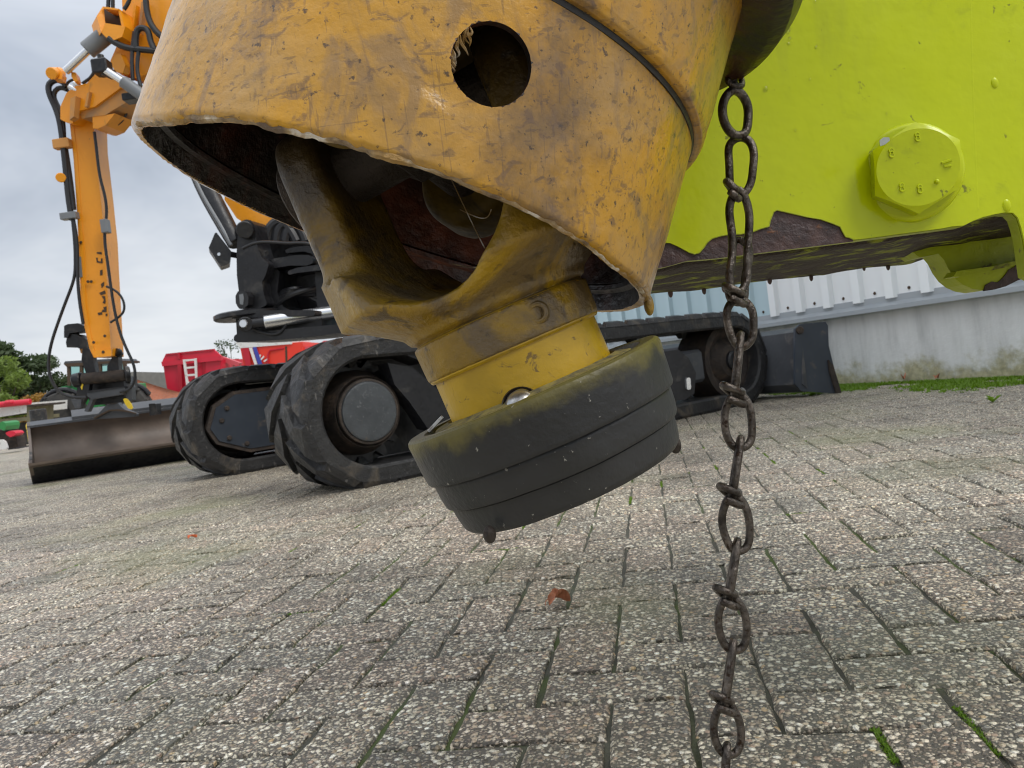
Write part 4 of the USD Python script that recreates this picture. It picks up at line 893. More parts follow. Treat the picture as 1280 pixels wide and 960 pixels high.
# bolted plate on the inner far track
pl_ = [(-.16, -.10), (-.20, -.02), (-.15, .10), (-.03, .165), (.42, .165), (.62, .06), (.62, -.12), (.40, -.175), (.02, -.175)]
mp_ = obj('cover_plate', prism(Polygon(pl_).buffer(-.006).buffer(.006), .012, sp2 - ND * .004, TD, ZU, ND), M['bluesteel'], ex, smooth=20, label='blue black bolted cover plate of the far track')
obj('plate_edge', prism(Polygon(pl_).buffer(.022).difference(Polygon(pl_).buffer(.001)), .05, sp2 + ND * .002, TD, ZU, ND), M['trackmud'], mp_, smooth=20)
for a, b in [(-.13, .02), (-.09, .09), (.33, .12), (.36, -.11), (0., -.14), (-.10, -.09)]: obj('bolt', lathe([(0, .012), (.012, .012), (.016, .008), (.016, 0)], sp2 + TD * a + ZU * b - ND * .004, -ND, 6), M['trackmud'], mp_, smooth=False)
obj('inner_frame', rbox(base_f + TD * 1.1 + ZU * .36 + ND * .12, (1.3, .14, .24), TD, ND, ch=.02), M['trackmud'], ex)
# inside near track: guards behind the sprocket
obj('track_motor_guard', prism(Polygon([(.12, .20), (.24, .17), (.36, .05), (.46, -.10), (.40, -.16), (.28, -.12), (.20, .02), (.14, .10)]), .10, sp + ND * .05, TD, ZU, ND), M['black'], ex, smooth=20)
obj('track_motor_guard', prism(Polygon([(.10, .245), (.20, .225), (.30, .18), (.34, .20), (.24, .25), (.14, .262)]), .16, sp + ND * .02, TD, ZU, ND), M['black'], ex, smooth=20)
obj('bottom_link_row', rbox(base_n + TD * 1.0 + ZU * .055 + ND * .2, (1.5, .12, .05), TD, ND), M['trackmud'], ex)
# chassis between the tracks and the slew ring
mid = base_n + ND * (GA_ / 2 + TW / 2) + TD * TL / 2
obj('chassis', rbox(mid + ZU * .46, (1.3, GA_ - TW - .10, .26), TD, ND, ch=.04), M['black'], ex)
obj('slew_ring', lathe([(0, 0), (.50, 0), (.52, .02), (.52, .11), (.46, .12), (0, .12)], mid + ZU * .60, ZU, 60), M['black'], ex)
BD = np.array([-.90, .44, 0]); BD /= np.linalg.norm(BD); BS = np.array([-BD[1], BD[0], 0])
obj('upper_deck', rbox(mid + ZU * .90 - BD * .15, (.9, 1.1, .26), BD, BS, ch=.05), M['orange'], ex, label='orange upper deck')
obj('engine_cover', rbox(mid + ZU * 1.55 - BD * .35, (.6, 1.0, 1.05), BD, BS, ch=.10), M['orange'], ex)
cab = obj('cab', rbox(mid + ZU * 1.75 + BD * .25 - BS * .30, (.55, .8, 1.45), BD, BS, ch=.12), M['black'], ex)
for k in (-1, 1): obj('window', rbox(mid + ZU * 1.85 + BD * .25 - BS * (.30 + .405 * k), (.42, .012, .85), BD, BS, ch=.004), M['glassy'], cab)
# dozer blade behind
DBL = [(994, 411), (1000, 405), (1032, 402), (1035, 407), (1036, 432), (1042, 457), (1051, 490), (1046, 492), (1002, 489), (994, 480)]
DZ = 4.85
dp = obj('dozer_blade', ext([(1003, 414), (1012, 407), (1016, 408), (1015, 432), (1020, 458), (1030, 489), (1012, 489), (1004, 480)], DZ, 1.95, math.radians(30)), M['darkgrey'], ex, smooth=20, label='dark grey dozer blade in front of the plinth')
obj('end_plate', ext(DBL, DZ - .02, .022, math.radians(8), rnd=.008), M['bluesteel'], dp, smooth=20)
q = P(999, 413, DZ - .03); obj('pivot', lathe([(0, .02), (.022, .02), (.026, .01), (.026, -.01)], q, -FWD, 20), M['trackmud'], dp)
obj('cutting_edge', ext([(1036, 450), (1042, 457), (1052, 491), (1046, 492), (1038, 466)], DZ - .023, .03, math.radians(8)), M['trackmud'], dp, smooth=20)
sl = obj('slotted_bracket', ext([(826, 440), (848, 437), (861, 448), (870, 466), (868, 492), (856, 500), (830, 502)], 4.25, .05, math.radians(15), rnd=.012), M['black'], ex, smooth=20)
obj('slot', ext([(858, 473), (863, 471), (864, 486), (859, 488)], 4.24, .02, math.radians(15), rnd=.01), M['chrome'], sl, smooth=20)

# ---- swing post (black casting) with its hoses and slew cylinder
FZ = 4.75
z1 = lambda pts: zz(4.57, 240, 230, pts)
YW = math.radians(-12)
post = group(ex, 'swing_post', 'black cast swing post carrying the boom foot')
obj('post_plate', ext(z1([(262, 270), (272, 228), (290, 208), (312, 202), (336, 208), (352, 228), (360, 262), (372, 350), (396, 420), (440, 455), (420, 520), (400, 560), (412, 640), (432, 690), (380, 712), (260, 715), (268, 620), (256, 520), (254, 400)]), FZ - .10, .16, YW, rnd=.02), M['black'], post, smooth=25)
obj('post_rib', ext(z1([(385, 480), (440, 450), (500, 500), (486, 620), (520, 700), (600, 745), (400, 745), (425, 690)]), FZ - .02, .22, YW, rnd=.015), M['black'], post, smooth=25)
obj('post_rib', ext(z1([(700, 500), (790, 480), (830, 700), (800, 740), (720, 740)]), FZ - .05, .25, YW, rnd=.015), M['black'], post, smooth=25)
obj('post_back', ext(z1([(350, 270), (480, 300), (800, 330), (830, 720), (430, 745)]), FZ + .20, .20, YW), M['black'], post, smooth=25)
for a, dz_ in ((z1([(385, 440), (470, 425), (600, 405), (660, 405), (692, 425), (690, 452), (655, 466), (560, 466), (470, 480), (400, 486)]), -.08), (z1([(500, 385), (580, 360), (660, 352), (715, 372), (735, 470), (700, 478), (690, 400), (640, 385), (560, 392), (505, 400)]), -.03), (z1([(510, 512), (600, 478), (740, 458), (820, 462), (820, 480), (720, 494), (600, 508), (520, 526)]), -.12)):
    obj('post_arm', ext(a, FZ + dz_, .14, YW, rnd=.012), M['black'], post, smooth=25)
obj('pivot_boss', cyl(P(*z1([(302, 262)])[0], FZ - .16), P(*z1([(302, 262)])[0], FZ + .15), .052, 28), M['black'], post)
obj('foot_disc', lathe([(0, -.018), (.205, -.018), (.215, -.01), (.215, .012), (.2, .02), (0, .02)], P(*z1([(330, 752)])[0], FZ + .05), ZU, 40), M['black'], post)
obj('foot_disc', ext(z1([(215, 745), (230, 728), (420, 722), (700, 720), (700, 752), (420, 762), (230, 770)]), FZ - .15, .35, YW, rnd=.01), M['black'], post, smooth=25)
obj('foot_disc', ext(z1([(240, 868), (262, 852), (420, 842), (620, 820), (860, 800), (860, 850), (640, 878), (420, 896), (260, 905), (238, 895)]), FZ - .15, .4, YW, rnd=.01), M['black'], post, smooth=25)
obj('foot_column', ext(z1([(250, 765), (560, 755), (740, 740), (740, 830), (560, 850), (256, 862)]), FZ - .06, .3, YW, rnd=.01), M['black'], post, smooth=25)
obj('lock_box', ext(z1([(248, 640), (262, 612), (300, 612), (322, 640), (320, 690), (300, 706), (262, 704), (250, 680)]), FZ - .15, .06, YW, rnd=.008), M['hose'], post, smooth=25)
obj('lock_face', ext(z1([(268, 632), (290, 626), (296, 650), (290, 690), (274, 686)]), FZ - .156, .01, YW), M['rodgrey'], post, smooth=25)
cy = group(ex, 'slew_cylinder', 'slew cylinder with silver rod under the swing post')
obj('rod', cyl(P(*z1([(412, 790)])[0], FZ - .18), P(*z1([(850, 725)])[0], FZ - .05), .040, 24), M['chrome'], cy)
obj('rod_eye', cat(cyl(P(*z1([(320, 802)])[0], FZ - .18), P(*z1([(418, 789)])[0], FZ - .18), .030, 20), cyl(P(*z1([(305, 802)])[0], FZ - .22), P(*z1([(305, 802)])[0], FZ - .10), .045, 20)), M['black'], cy)
obj('pin', lathe([(0, .01), (.022, .01), (.026, 0)], P(*z1([(294, 798)])[0], FZ - .225), -FWD, 12), M['chrome'], cy)
obj('orange_bracket', ext(z1([(800, 690), (850, 700), (880, 800), (940, 830), (940, 880), (860, 860), (830, 760)]), FZ - .04, .2, YW), M['orange_dull'], post, smooth=20, label='dusty orange bracket at the cylinder end')
hz_ = group(ex, 'hose_bundle', 'bundle of black hoses inside the swing post')
for k in range(7):
    o_ = k * 14
    obj('hose', tube([P(*z1([(490 + o_ * .2, 690 - o_ * .8)])[0], FZ - .01 + k * .008), P(*z1([(560 + 6 * k, 640 - o_ * .5)])[0], FZ - .05), P(*z1([(640, 612 - o_ * .1 + 10 * (k % 3))])[0], FZ - .06 + .01 * k), P(*z1([(730, 590 + o_ * 1.2)])[0], FZ)], .017, 8), M['hose'], hz_)
obj('hose', tube([P(*z1([(q_)])[0], FZ - .16) for q_ in [(330, 815), (380, 840), (440, 858), (500, 850), (540, 805)]], .009, 8), M['hose'], hz_)
obj('hose', tube([P(*z1([(q_)])[0], FZ - .18) for q_ in [(290, 368), (360, 338), (440, 332), (560, 338), (660, 340), (720, 360)]], .010, 8), M['hose'], hz_)
for k in range(3): obj('hose', tube([P(*z1([(q_)])[0], FZ + .06) for q_ in [(430 + 50 * k, 330), (450 + 55 * k, 250), (500 + 60 * k, 215), (560 + 60 * k, 260), (600 + 50 * k, 330)]], .034, 10), M['hose'], hz_)
# lift cylinder, lamp, lower boom
li = group(ex, 'lift_cylinder', 'black lift cylinder beside the boom foot')
obj('barrel', cyl(P(*z1([(255, 345)])[0], FZ - .02), P(*z1([(60, -40)])[0], FZ + .10), .052, 24), M['black'], li)
obj('pipe', tube([P(*z1([(225, 350)])[0], FZ - .06), P(*z1([(150, 215)])[0], FZ - .03), P(*z1([(40, 20)])[0], FZ + .04), P(*z1([(10, -50)])[0], FZ + .06)], .012, 8), M['rodgrey'], li)
obj('pipe', tube([P(*z1([(215, 360)])[0], FZ - .07), P(*z1([(135, 225)])[0], FZ - .04), P(*z1([(25, 20)])[0], FZ + .03), P(*z1([(-5, -50)])[0], FZ + .05)], .008, 8), M['hose'], li)
lmp = obj('work_lamp', ext(z1([(95, 365), (135, 270), (225, 385), (215, 455), (165, 472)]), FZ - .10, .14, math.radians(20), rnd=.008), M['black'], ex, smooth=20, label='black box shaped work lamp')
obj('lamp_bracket', cyl(P(*z1([(215, 400)])[0], FZ - .06), P(*z1([(262, 410)])[0], FZ - .02), .018, 12), M['black'], lmp)
for q_ in ((120, 338), (155, 402)): obj('bolt', lathe([(0, .006), (.010, .006), (.012, 0)], P(*z1([q_])[0], FZ - .102), -FWD, 8), M['chrome'], lmp)
# boom: side outline in the photograph, from the foot up behind the guard to the elbow
obj('lower_boom', ext(z1([(185, 90), (255, 195), (330, 245), (400, 315), (430, 300), (500, 200), (520, -250), (220, -250)]), FZ + .10, .30, math.radians(-20)), M['orange'], ex, smooth=20, label='orange lower boom section')
z2 = lambda pts: zz(4.8, 40, 0, pts)
EZ = 5.55
ub = obj('upper_boom', ext(z2([(470, 365), (520, 250), (548, 150), (530, -160), (1000, -420), (1050, -300), (835, 40), (740, 320), (690, 440), (620, 470), (590, 440), (540, 452), (480, 400)]), EZ, .30, math.radians(-18), rnd=.01), M['orange'], ex, smooth=20, label='orange upper boom running up behind the guard')
obj('boom_rib', ext(z2([(610, 30), (625, 30), (600, 240), (585, 300), (578, 240)]), EZ - .03, .035, math.radians(-18)), M['orange'], ub, smooth=20)
obj('boom_rib', ext(z2([(655, 10), (672, 10), (650, 200), (640, 150)]), EZ - .05, .055, math.radians(-18)), M['orange_dull'], ub, smooth=20)
obj('boom_rib', ext(z2([(500, 330), (530, 320), (560, 390), (545, 440), (500, 430), (470, 380)]), EZ - .045, .05, math.radians(-18), rnd=.01), M['orange'], ub, smooth=20)
bo = ext(z2([(388, 95), (425, 38), (430, 40), (440, 140), (415, 195)]), EZ - .12, .16, math.radians(40))
obj('bracket_box', cat(bo, ext(z2([(415, 195), (440, 138), (560, 158), (540, 220), (470, 250)]), EZ - .14, .14, math.radians(-10)), ext(z2([(425, 38), (520, 52), (516, 62), (428, 50)]), EZ - .14, .2, math.radians(-10)), ext(z2([(515, 52), (530, 60), (552, 160), (538, 158)]), EZ - .14, .2, math.radians(-10))), M['orange'], ub, smooth=20, label='open orange bracket box on the boom')
obj('bracket_box_back', ext(z2([(430, 50), (516, 60), (540, 158), (440, 140)]), EZ - .02, .02, math.radians(-10)), M['decal'], ub, smooth=20)
# elbow
eb = obj('elbow', ext(z2([(170, 640), (205, 560), (250, 520), (330, 500), (420, 400), (470, 430), (560, 470), (560, 505), (375, 640), (285, 665), (240, 740), (205, 735), (170, 715)]), EZ + .05, .30, math.radians(-12), rnd=.008), M['orange'], ex, smooth=20, label='orange elbow between boom and stick')
obj('elbow_under', ext(z2([(282, 672), (372, 640), (560, 508), (582, 560), (584, 604), (500, 652), (440, 690), (360, 700), (300, 712)]), EZ + .045, .28, math.radians(-12)), M['orange_dull'], eb, smooth=20)
obj('elbow_cheek', ext(z2([(362, 690), (440, 690), (498, 680), (470, 715), (440, 752), (390, 772), (366, 770)]), EZ + .06, .20, math.radians(-12)), M['orange'], eb, smooth=20)
obj('elbow_rib', ext(z2([(230, 590), (262, 575), (250, 700), (225, 720)]), EZ + .02, .05, math.radians(-12)), M['orange_dull'], eb, smooth=20)
obj('elbow_rib', ext(z2([(330, 560), (345, 550), (330, 640), (315, 640)]), EZ + .02, .05, math.radians(-12)), M['orange_dull'], eb, smooth=20)
obj('pin_lug', cyl(P(*z2([(115, 440)])[0], EZ - .02), P(*z2([(170, 440)])[0], EZ + .1), .042, 20), M['orange'], eb)
obj('pin_lug', ext(z2([(150, 400), (185, 440), (178, 475), (130, 470)]), EZ + .02, .08, 0.2), M['orange'], eb, smooth=20)
obj('pin_lug', ext(z2([(235, 430), (262, 435), (275, 485), (255, 490), (236, 460)]), EZ + .0, .08, 0.2), M['orange'], eb, smooth=20)
c1 = group(ex, 'stick_cylinder', 'stick cylinder with dark barrel and silver rod')
obj('barrel', cyl(P(*z2([(450, 205)])[0], EZ - .02), P(*z2([(328, 305)])[0], EZ - .04), .062, 26), M['rodgrey'], c1)
obj('rod', cyl(P(*z2([(350, 288)])[0], EZ - .04), P(*z2([(200, 430)])[0], EZ - .03), .028, 20), M['chrome'], c1)
c2 = group(ex, 'tilt_cylinder', 'small grey cylinder crossing behind the guard edge')
obj('rod', cyl(P(*z2([(440, 420)])[0], EZ - .20), P(*z2([(552, 492)])[0], EZ - .20), .026, 20), M['chrome'], c2)
obj('barrel', cyl(P(*z2([(545, 488)])[0], EZ - .20), P(*z2([(700, 600)])[0], EZ - .18), .042, 22), M['rodgrey'], c2)
obj('knuckle', cat(rbox(P(*z2([(420, 405)])[0], EZ - .18), (.11, .10, .10)), cyl(P(*z2([(410, 330)])[0], EZ - .16), P(*z2([(430, 460)])[0], EZ - .16), .022, 14), cyl(P(*z2([(375, 400)])[0], EZ - .18), P(*z2([(490, 450)])[0], EZ - .18), .035, 14)), M['black'], c2)
obj('end_cap', rbox(P(*z2([(600, 590)])[0], EZ - .12), (.10, .1, .05)), M['black'], c2)
# stick
STZ = 5.75
st_l = [(87, 152), (92, 200), (96, 262), (98, 300), (101, 378), (106, 410), (112, 436), (117, 447)]; st_r = [(139, 445), (137, 410), (136, 392), (133, 339), (131, 297), (125, 240), (118, 180), (117, 150)]
stk = obj('stick', ext(st_l + st_r, STZ, .24, math.radians(6), rnd=.006), M['orange'], ex, smooth=20, label='orange stick hanging down to the bucket')
obj('stick_edge', ext([(88, 156), (93, 200), (97, 262), (100, 300), (103, 378), (108, 412), (115, 440), (118, 447), (120, 447), (112, 412), (107, 378), (104, 300), (101, 262), (97, 200), (92, 156)], STZ - .012, .06, math.radians(6)), M['orange'], stk, smooth=20)
obj('stick_plate', ext([(96, 319), (101, 321), (103, 346), (98, 347)], STZ - .018, .006, math.radians(6)), M['rodgrey'], stk, smooth=20)
rd = random.Random(3); yy = 316
for gl in ([(121, 315), (127, 315), (127, 318), (121, 317)], [(120, 322), (122, 322), (122, 326), (126, 327), (126, 323), (128, 323), (128, 329), (121, 328)], [(125, 338), (128, 337), (128, 344), (125, 344)], [(126, 355), (130, 352), (130, 357), (127, 360)], [(124, 366), (131, 363), (132, 367), (126, 369)], [(127, 370), (131, 370), (132, 377), (131, 380), (128, 378), (130, 375)], [(129, 384), (133, 383), (133, 390), (127, 390), (128, 387), (130, 387)], [(122, 391), (127, 390), (128, 393), (123, 394)], [(132, 392), (134, 392), (134, 395), (132, 395)]):
    obj('worn_letter', ext(gl, STZ - .004, .003, math.radians(6), ref=(115, 300)), M['decal'], stk, smooth=False)
obj('stick_foot', ext([(119, 438), (139, 437), (139, 445), (118, 447)], STZ - .02, .02, math.radians(6)), M['orange'], stk, smooth=20)
for q_ in [(101, 303), (110, 352), (114, 352), (117, 428), (131, 420), (129, 440)]: obj('bolt', lathe([(0, .006), (.010, .005), (.012, 0)], P(*q_, STZ - .02), -FWD, 8), M['decal'], stk)
# hoses along the stick
hs_ = group(ex, 'stick_hoses', 'black hoses looping down both sides of the stick')
for k, (pts, r_) in enumerate([
    ([(84, 108), (72, 100), (62, 105), (62, 118), (68, 132), (74, 150), (78, 175), (82, 210), (86, 250), (90, 275)], .022),
    ([(84, 112), (74, 110), (68, 116), (72, 132), (78, 150), (80, 180), (86, 220), (92, 262)], .018),
    ([(80, 175), (84, 200), (89, 235), (92, 262)], .020), ([(90, 270), (93, 300), (94, 330), (93, 345), (85, 370), (72, 405), (62, 440), (61, 462), (68, 482), (80, 493), (98, 497), (108, 497)], .011),
    ([(118, 165), (121, 190), (126, 225), (131, 245), (133, 270), (131, 290), (134, 325), (141, 375), (150, 415), (160, 440), (168, 460), (168, 475), (162, 486), (150, 490)], .011),
    ([(133, 358), (145, 364), (154, 376), (154, 390), (146, 398), (138, 403)], .009), ([(92, 275), (96, 300), (97, 340), (100, 380), (104, 405)], .012), ([(134, 162), (148, 155), (158, 142), (160, 128)], .009),
    ([(84, 112), (90, 118), (98, 112), (104, 104), (112, 98), (120, 84), (124, 74)], .012), ([(84, 104), (92, 100), (100, 110), (108, 106)], .010)]):
    obj('hose', tube([P(a, b, STZ - .06 + .01 * (k % 3)) for a, b in pts], r_, 8), M['hose'], hs_)
for k, pts in enumerate([[(136, 48), (142, 52), (160, 60), (176, 62), (196, 64)], [(170, 62), (170, 45), (174, 36), (182, 36), (188, 50), (193, 62)], [(182, -10), (184, 15), (190, 32), (198, 42), (205, 48)], [(168, 40), (165, 70), (166, 100)], [(174, 60), (172, 90), (176, 108)], [(155, 12), (160, 4), (164, -8)], [(135, 12), (136, -12)], [(141, 12), (141, -12)]]):
    obj('hose', tube([P(a, b, EZ - .12) for a, b in pts], .022 if k < 3 else .014, 8), M['hose'], hs_)
obj('hose_clamp', rbox(P(78, 180, STZ - .06), (.12, .06, .07)), M['orange_dull'], hs_); obj('hose_clamp', rbox(P(87, 270, STZ - .06), (.12, .06, .05)), M['rodgrey'], hs_)
obj('hose_clamp', rbox(P(132, 283, STZ - .06), (.05, .06, .10)), M['rodgrey'], hs_); obj('hose_clamp', cyl(P(76, 222, STZ - .1), P(76, 222, STZ), .035, 16), M['orange'], hs_)
for q_ in [((92, 104), (104, 108)), ((86, 108), (98, 114))]: obj('fitting', cyl(P(*q_[0], STZ - .12), P(*q_[1], STZ - .12), .016, 12), M['chrome'], hs_)
# quick coupler and tilt head
TZ = 6.0
z3 = lambda pts: zz(8.73, 80, 420, pts)
tc = group(ex, 'tilt_head', 'grimy black tilt head and coupler above the bucket')
def tpl(n_, pts, dz, th, m, yaw=0.0, rnd=.004): obj(n_, ext(z3(pts), TZ + dz, th, yaw, rnd=rnd), M[m], tc, smooth=20)
tpl('link_plate', [(200, 150), (260, 130), (300, 180), (345, 400), (320, 440), (250, 440), (190, 260)], -.12, .06, 'black'); tpl('link_plate', [(515, 125), (560, 125), (610, 190), (590, 230), (600, 390), (470, 400), (470, 330), (520, 240)], -.12, .06, 'black')
obj('link_pin', cyl(P(*z3([(560, 170)])[0], TZ - .15), P(*z3([(615, 190)])[0], TZ - .12), .03, 16), M['black'], tc)
obj('cross_tube', cyl(P(*z3([(210, 470)])[0], TZ - .14), P(*z3([(690, 425)])[0], TZ - .14), .045, 22), M['trackmud'], tc)
obj('end_boss', cyl(P(*z3([(660, 425)])[0], TZ - .15), P(*z3([(720, 420)])[0], TZ - .13), .066, 22), M['black'], tc); obj('end_boss', cyl(P(*z3([(110, 490)])[0], TZ - .13), P(*z3([(200, 470)])[0], TZ - .13), .055, 22), M['black'], tc)
tpl('side_plate', [(150, 440), (220, 400), (290, 450), (270, 590), (250, 650), (170, 780), (110, 770), (140, 600)], -.15, .05, 'black'); tpl('side_plate', [(640, 440), (700, 440), (740, 560), (745, 700), (690, 740), (660, 560)], -.13, .06, 'darkgrey')
tpl('housing', [(270, 470), (660, 440), (670, 600), (640, 720), (300, 760), (250, 640)], .0, .2, 'black')
tpl('cross_beam', [(250, 620), (660, 560), (670, 610), (620, 640), (310, 690), (255, 660)], -.17, .08, 'darkgrey')
tpl('cross_beam', [(250, 600), (655, 550), (656, 562), (250, 622)], -.175, .1, 'black')
tpl('brace', [(290, 680), (325, 680), (260, 830), (220, 820)], -.16, .05, 'darkgrey'); tpl('brace', [(75, 690), (110, 690), (190, 690), (180, 780), (120, 790)], -.16, .05, 'darkgrey')
tpl('indicator', [(645, 690), (660, 680), (690, 690), (730, 740), (748, 785), (735, 802), (700, 790), (665, 740)], -.19, .012, 'sticker')
tpl('worn_mark', [(180, 560), (200, 515), (215, 512), (195, 590)], -.155, .004, 'sticker', rnd=0)
tpl('valve_block', [(30, 20), (60, -20), (130, -20), (250, 40), (250, 140), (180, 140), (120, 120), (30, 125), (20, 70)], -.06, .12, 'black')
tpl('valve_block', [(0, -110), (40, -130), (150, -140), (220, -110), (200, -50), (60, -30), (40, 20), (0, 20)], -.08, .14, 'black')
tpl('stick_tail', [(165, 130), (200, 130), (215, 180), (185, 190)], -.02, .08, 'orange_dull')
# the bucket: a shell bent from sheet, its ends closed by side plates
z4 = lambda pts: zz(4.573, 0, 410, pts)
bk_ = group(ex, 'grading_bucket', 'wide brown worn grading bucket resting on the pavers')
BL = G(41, 606); BL[2] = 0; bx_ = np.array([math.cos(.52), math.sin(.52), 0]); bx_ /= np.linalg.norm(bx_); by_ = np.array([-bx_[1], bx_[0], 0]); BWID = 1.75
sc_ = BL[1] / FP
prof_in = [(-.13, .165), (.02, .125), (.16, .12), (.30, .15), (.40, .225), (.44, .32), (.43, .405), (.40, .455)]
cs = CubicSpline(np.arange(len(prof_in)), np.array(prof_in)); pin = cs(np.linspace(0, len(prof_in) - 1, 40))
tgp = np.gradient(pin, axis=0); tgp /= np.linalg.norm(tgp, axis=1, keepdims=True); pout = pin + np.stack([tgp[:, 1], -tgp[:, 0]], -1) * .018
def bq(s, d, z): return BL + bx_ * s + by_ * d + ZU * z
def sheet(p_, a, b): v = np.array([[bq(s, d, z) for d, z in p_] for s in (a, b)]).reshape(-1, 3); return T(v, grid_faces(2, len(p_)))
loop_ = np.vstack([pin, pout[::-1]])
obj('shell', prism(Polygon(loop_), BWID, bq(.02, 0, 0), by_, ZU, bx_), M['bucket_in'], bk_, smooth=25)
obj('cutting_edge', prism(Polygon([(-.16, .176), (-.155, .158), (.05, .098), (.05, .116)]), BWID + .02, bq(.01, 0, 0), by_, ZU, bx_), M['bucket_in'], bk_, smooth=20)
obj('wear_plate', prism(Polygon([(-.11, .140), (.06, .002), (.28, .002), (.42, .10), (.40, .13), (.28, .05), (.07, .03)]), BWID + .016, bq(.002, 0, 0), by_, ZU, bx_), M['black'], bk_, smooth=20)
side = list(map(tuple, pin)) + [(.43, .50), (.36, .49), (.30, .42), (.20, .30), (.02, .225), (-.10, .185)]
for s in (0, BWID + .02): obj('side_plate', prism(Polygon(list(map(tuple, pout)) + [(.42, .50), (.37, .47), (.30, .37), (.16, .26), (.0, .205), (-.14, .178)]), .022, bq(s, 0, 0), by_, ZU, bx_), M['bucket_in'], bk_, smooth=20)
obj('side_cutter', prism(Polygon([(-.14, .178), (-.13, .15), (.07, .0), (.10, .0), (.12, .12), (.0, .205)]), .026, bq(-.004, 0, 0), by_, ZU, bx_), M['bucket_in'], bk_, smooth=20)
obj('top_plank', prism(Polygon([(.36, .452), (.36, .470), (.52, .505), (.52, .485)]), BWID + .02, bq(.0, 0, 0), by_, ZU, bx_), M['darkgrey'], bk_, smooth=20)
obj('hitch_plate', prism(Polygon([(.385, .474), (.385, .50), (.55, .56), (.55, .52)]), BWID * .62, bq(BWID * .19, 0, 0), by_, ZU, bx_), M['darkgrey'], bk_, smooth=20)
def bpl(n_, pts, dz, th, m): obj(n_, ext(z3(pts), BL[1] + .44 + dz, th, 0.0, rnd=.004), M[m], bk_, smooth=20)
bpl('hitch_hump', [(330, 900), (390, 830), (470, 745), (510, 690), (560, 690), (610, 760), (660, 800), (780, 850), (780, 880), (330, 910)], .0, .06, 'darkgrey')
bpl('hump_arc', [(320, 892), (400, 850), (490, 805), (580, 800), (680, 812), (780, 838), (782, 852), (680, 828), (580, 816), (495, 820), (405, 866), (325, 908)], -.02, .02, 'decal')
bpl('end_upright', [(925, 740), (985, 735), (1000, 740), (1005, 860), (935, 870)], -.05, .1, 'black')
bpl('hump_eye', [(470, 720), (560, 710), (565, 735), (475, 745)], -.012, .012, 'decal')

# ================================================================== BEHIND: farm machines, hall, trees
def ell(px, py, Z, ax, n=28): return P(px, py, Z)
z5 = lambda pts: zz(4.923, 180, 380, pts)
# red tipping trailer body
KZ = 30.0
tr_ = thing('tipping_trailer', 'bright red tipping trailer body with a pale ladder on its front', 'trailer')
obj('body', ext(z5([(118, 375), (470, 340), (470, 425), (462, 520), (205, 540), (142, 522)]), KZ, 4.0, math.radians(-8)), M['red'], tr_, smooth=20)
obj('front_slope', ext(z5([(112, 352), (134, 308), (425, 278), (474, 320), (474, 345), (116, 380)]), KZ - .06, .10, math.radians(-8)), M['red'], tr_, smooth=20)
obj('rim_rail', ext(z5([(106, 356), (474, 318), (476, 346), (112, 384)]), KZ - .14, .10, math.radians(-8)), M['red'], tr_, smooth=20)
obj('rim_rail', ext(z5([(134, 306), (428, 276), (428, 286), (134, 316)]), KZ - .10, .12, math.radians(-8)), M['red_dark'], tr_, smooth=20)
for a, b in ((205, 298), (350, 284)): obj('stiffener', ext(z5([(a, b), (a + 12, b - 1), (a + 16, b + 40), (a + 2, b + 42)]), KZ - .10, .12, math.radians(-8)), M['red_dark'], tr_, smooth=20)
obj('stiffener', ext(z5([(205, 370), (228, 367), (236, 530), (212, 534)]), KZ - .07, .10, math.radians(-8)), M['red_dark'], tr_, smooth=20)
obj('stiffener', ext(z5([(355, 355), (376, 353), (376, 520), (360, 524)]), KZ - .07, .10, math.radians(-8)), M['red_dark'], tr_, smooth=20)
obj('tailboard', ext(z5([(474, 322), (590, 362), (580, 378), (545, 374), (540, 420), (474, 440)]), KZ + .2, .2, math.radians(-8), holes=[z5([(480, 352), (535, 375), (532, 395), (480, 388)])]), M['pink'], tr_, smooth=20)
ld = obj('ladder', cat(ext(z5([(238, 342), (252, 341), (274, 500), (260, 502)]), KZ - .30, .06), ext(z5([(308, 335), (322, 334), (328, 490), (316, 492)]), KZ - .30, .06), *[ext(z5([(244 + k * 5, 342 + k * 46), (318 + k * 2, 336 + k * 46), (318 + k * 2, 348 + k * 46), (245 + k * 5, 354 + k * 46)]), KZ - .29, .04) for k in range(4)]), M['white'], tr_, smooth=20)
for k in (0, 1):
    q = P(*z5([(250 + 150 * k, 560)])[0], KZ + 1.0); q[2] = .5; obj('wheel', lathe([(0, 0), (.25, 0), (.3, .05), (.5, .04), (.5, .4), (0, .4)], q, FWD, 32), M['tyre'], tr_)
    obj('axle_beam', bar(q, q + [0, 0, .75], .2, .2), M['black'], tr_)
# red-orange feed mixer with blue and white stripe
mx = thing('feed_mixer', 'orange red feed mixer wagon with blue and white stripe and white top rim', 'feed mixer')
MZ = 27.0
tub = ext(z5([(592, 268), (975, 232), (985, 345), (960, 420), (650, 450), (612, 370)]), MZ, 2.2, math.radians(-4)); obj('tub', tub, M['redorange'], mx, smooth=20)
obj('white_rim', ext(z5([(560, 236), (905, 200), (910, 246), (592, 272)]), MZ - .04, 2.0, math.radians(-4)), M['white'], mx, smooth=20)
obj('dark_panel', ext(z5([(600, 275), (645, 270), (660, 400), (630, 400)]), MZ - .03, .02), M['red_dark'], mx, smooth=20)
obj('stripe', ext(z5([(668, 266), (690, 264), (740, 405), (712, 408)]), MZ - .04, .02), M['bluepaint'], mx, smooth=20)
obj('stripe', ext(z5([(645, 270), (664, 268), (700, 380), (684, 384)]), MZ - .04, .02), M['white'], mx, smooth=20)
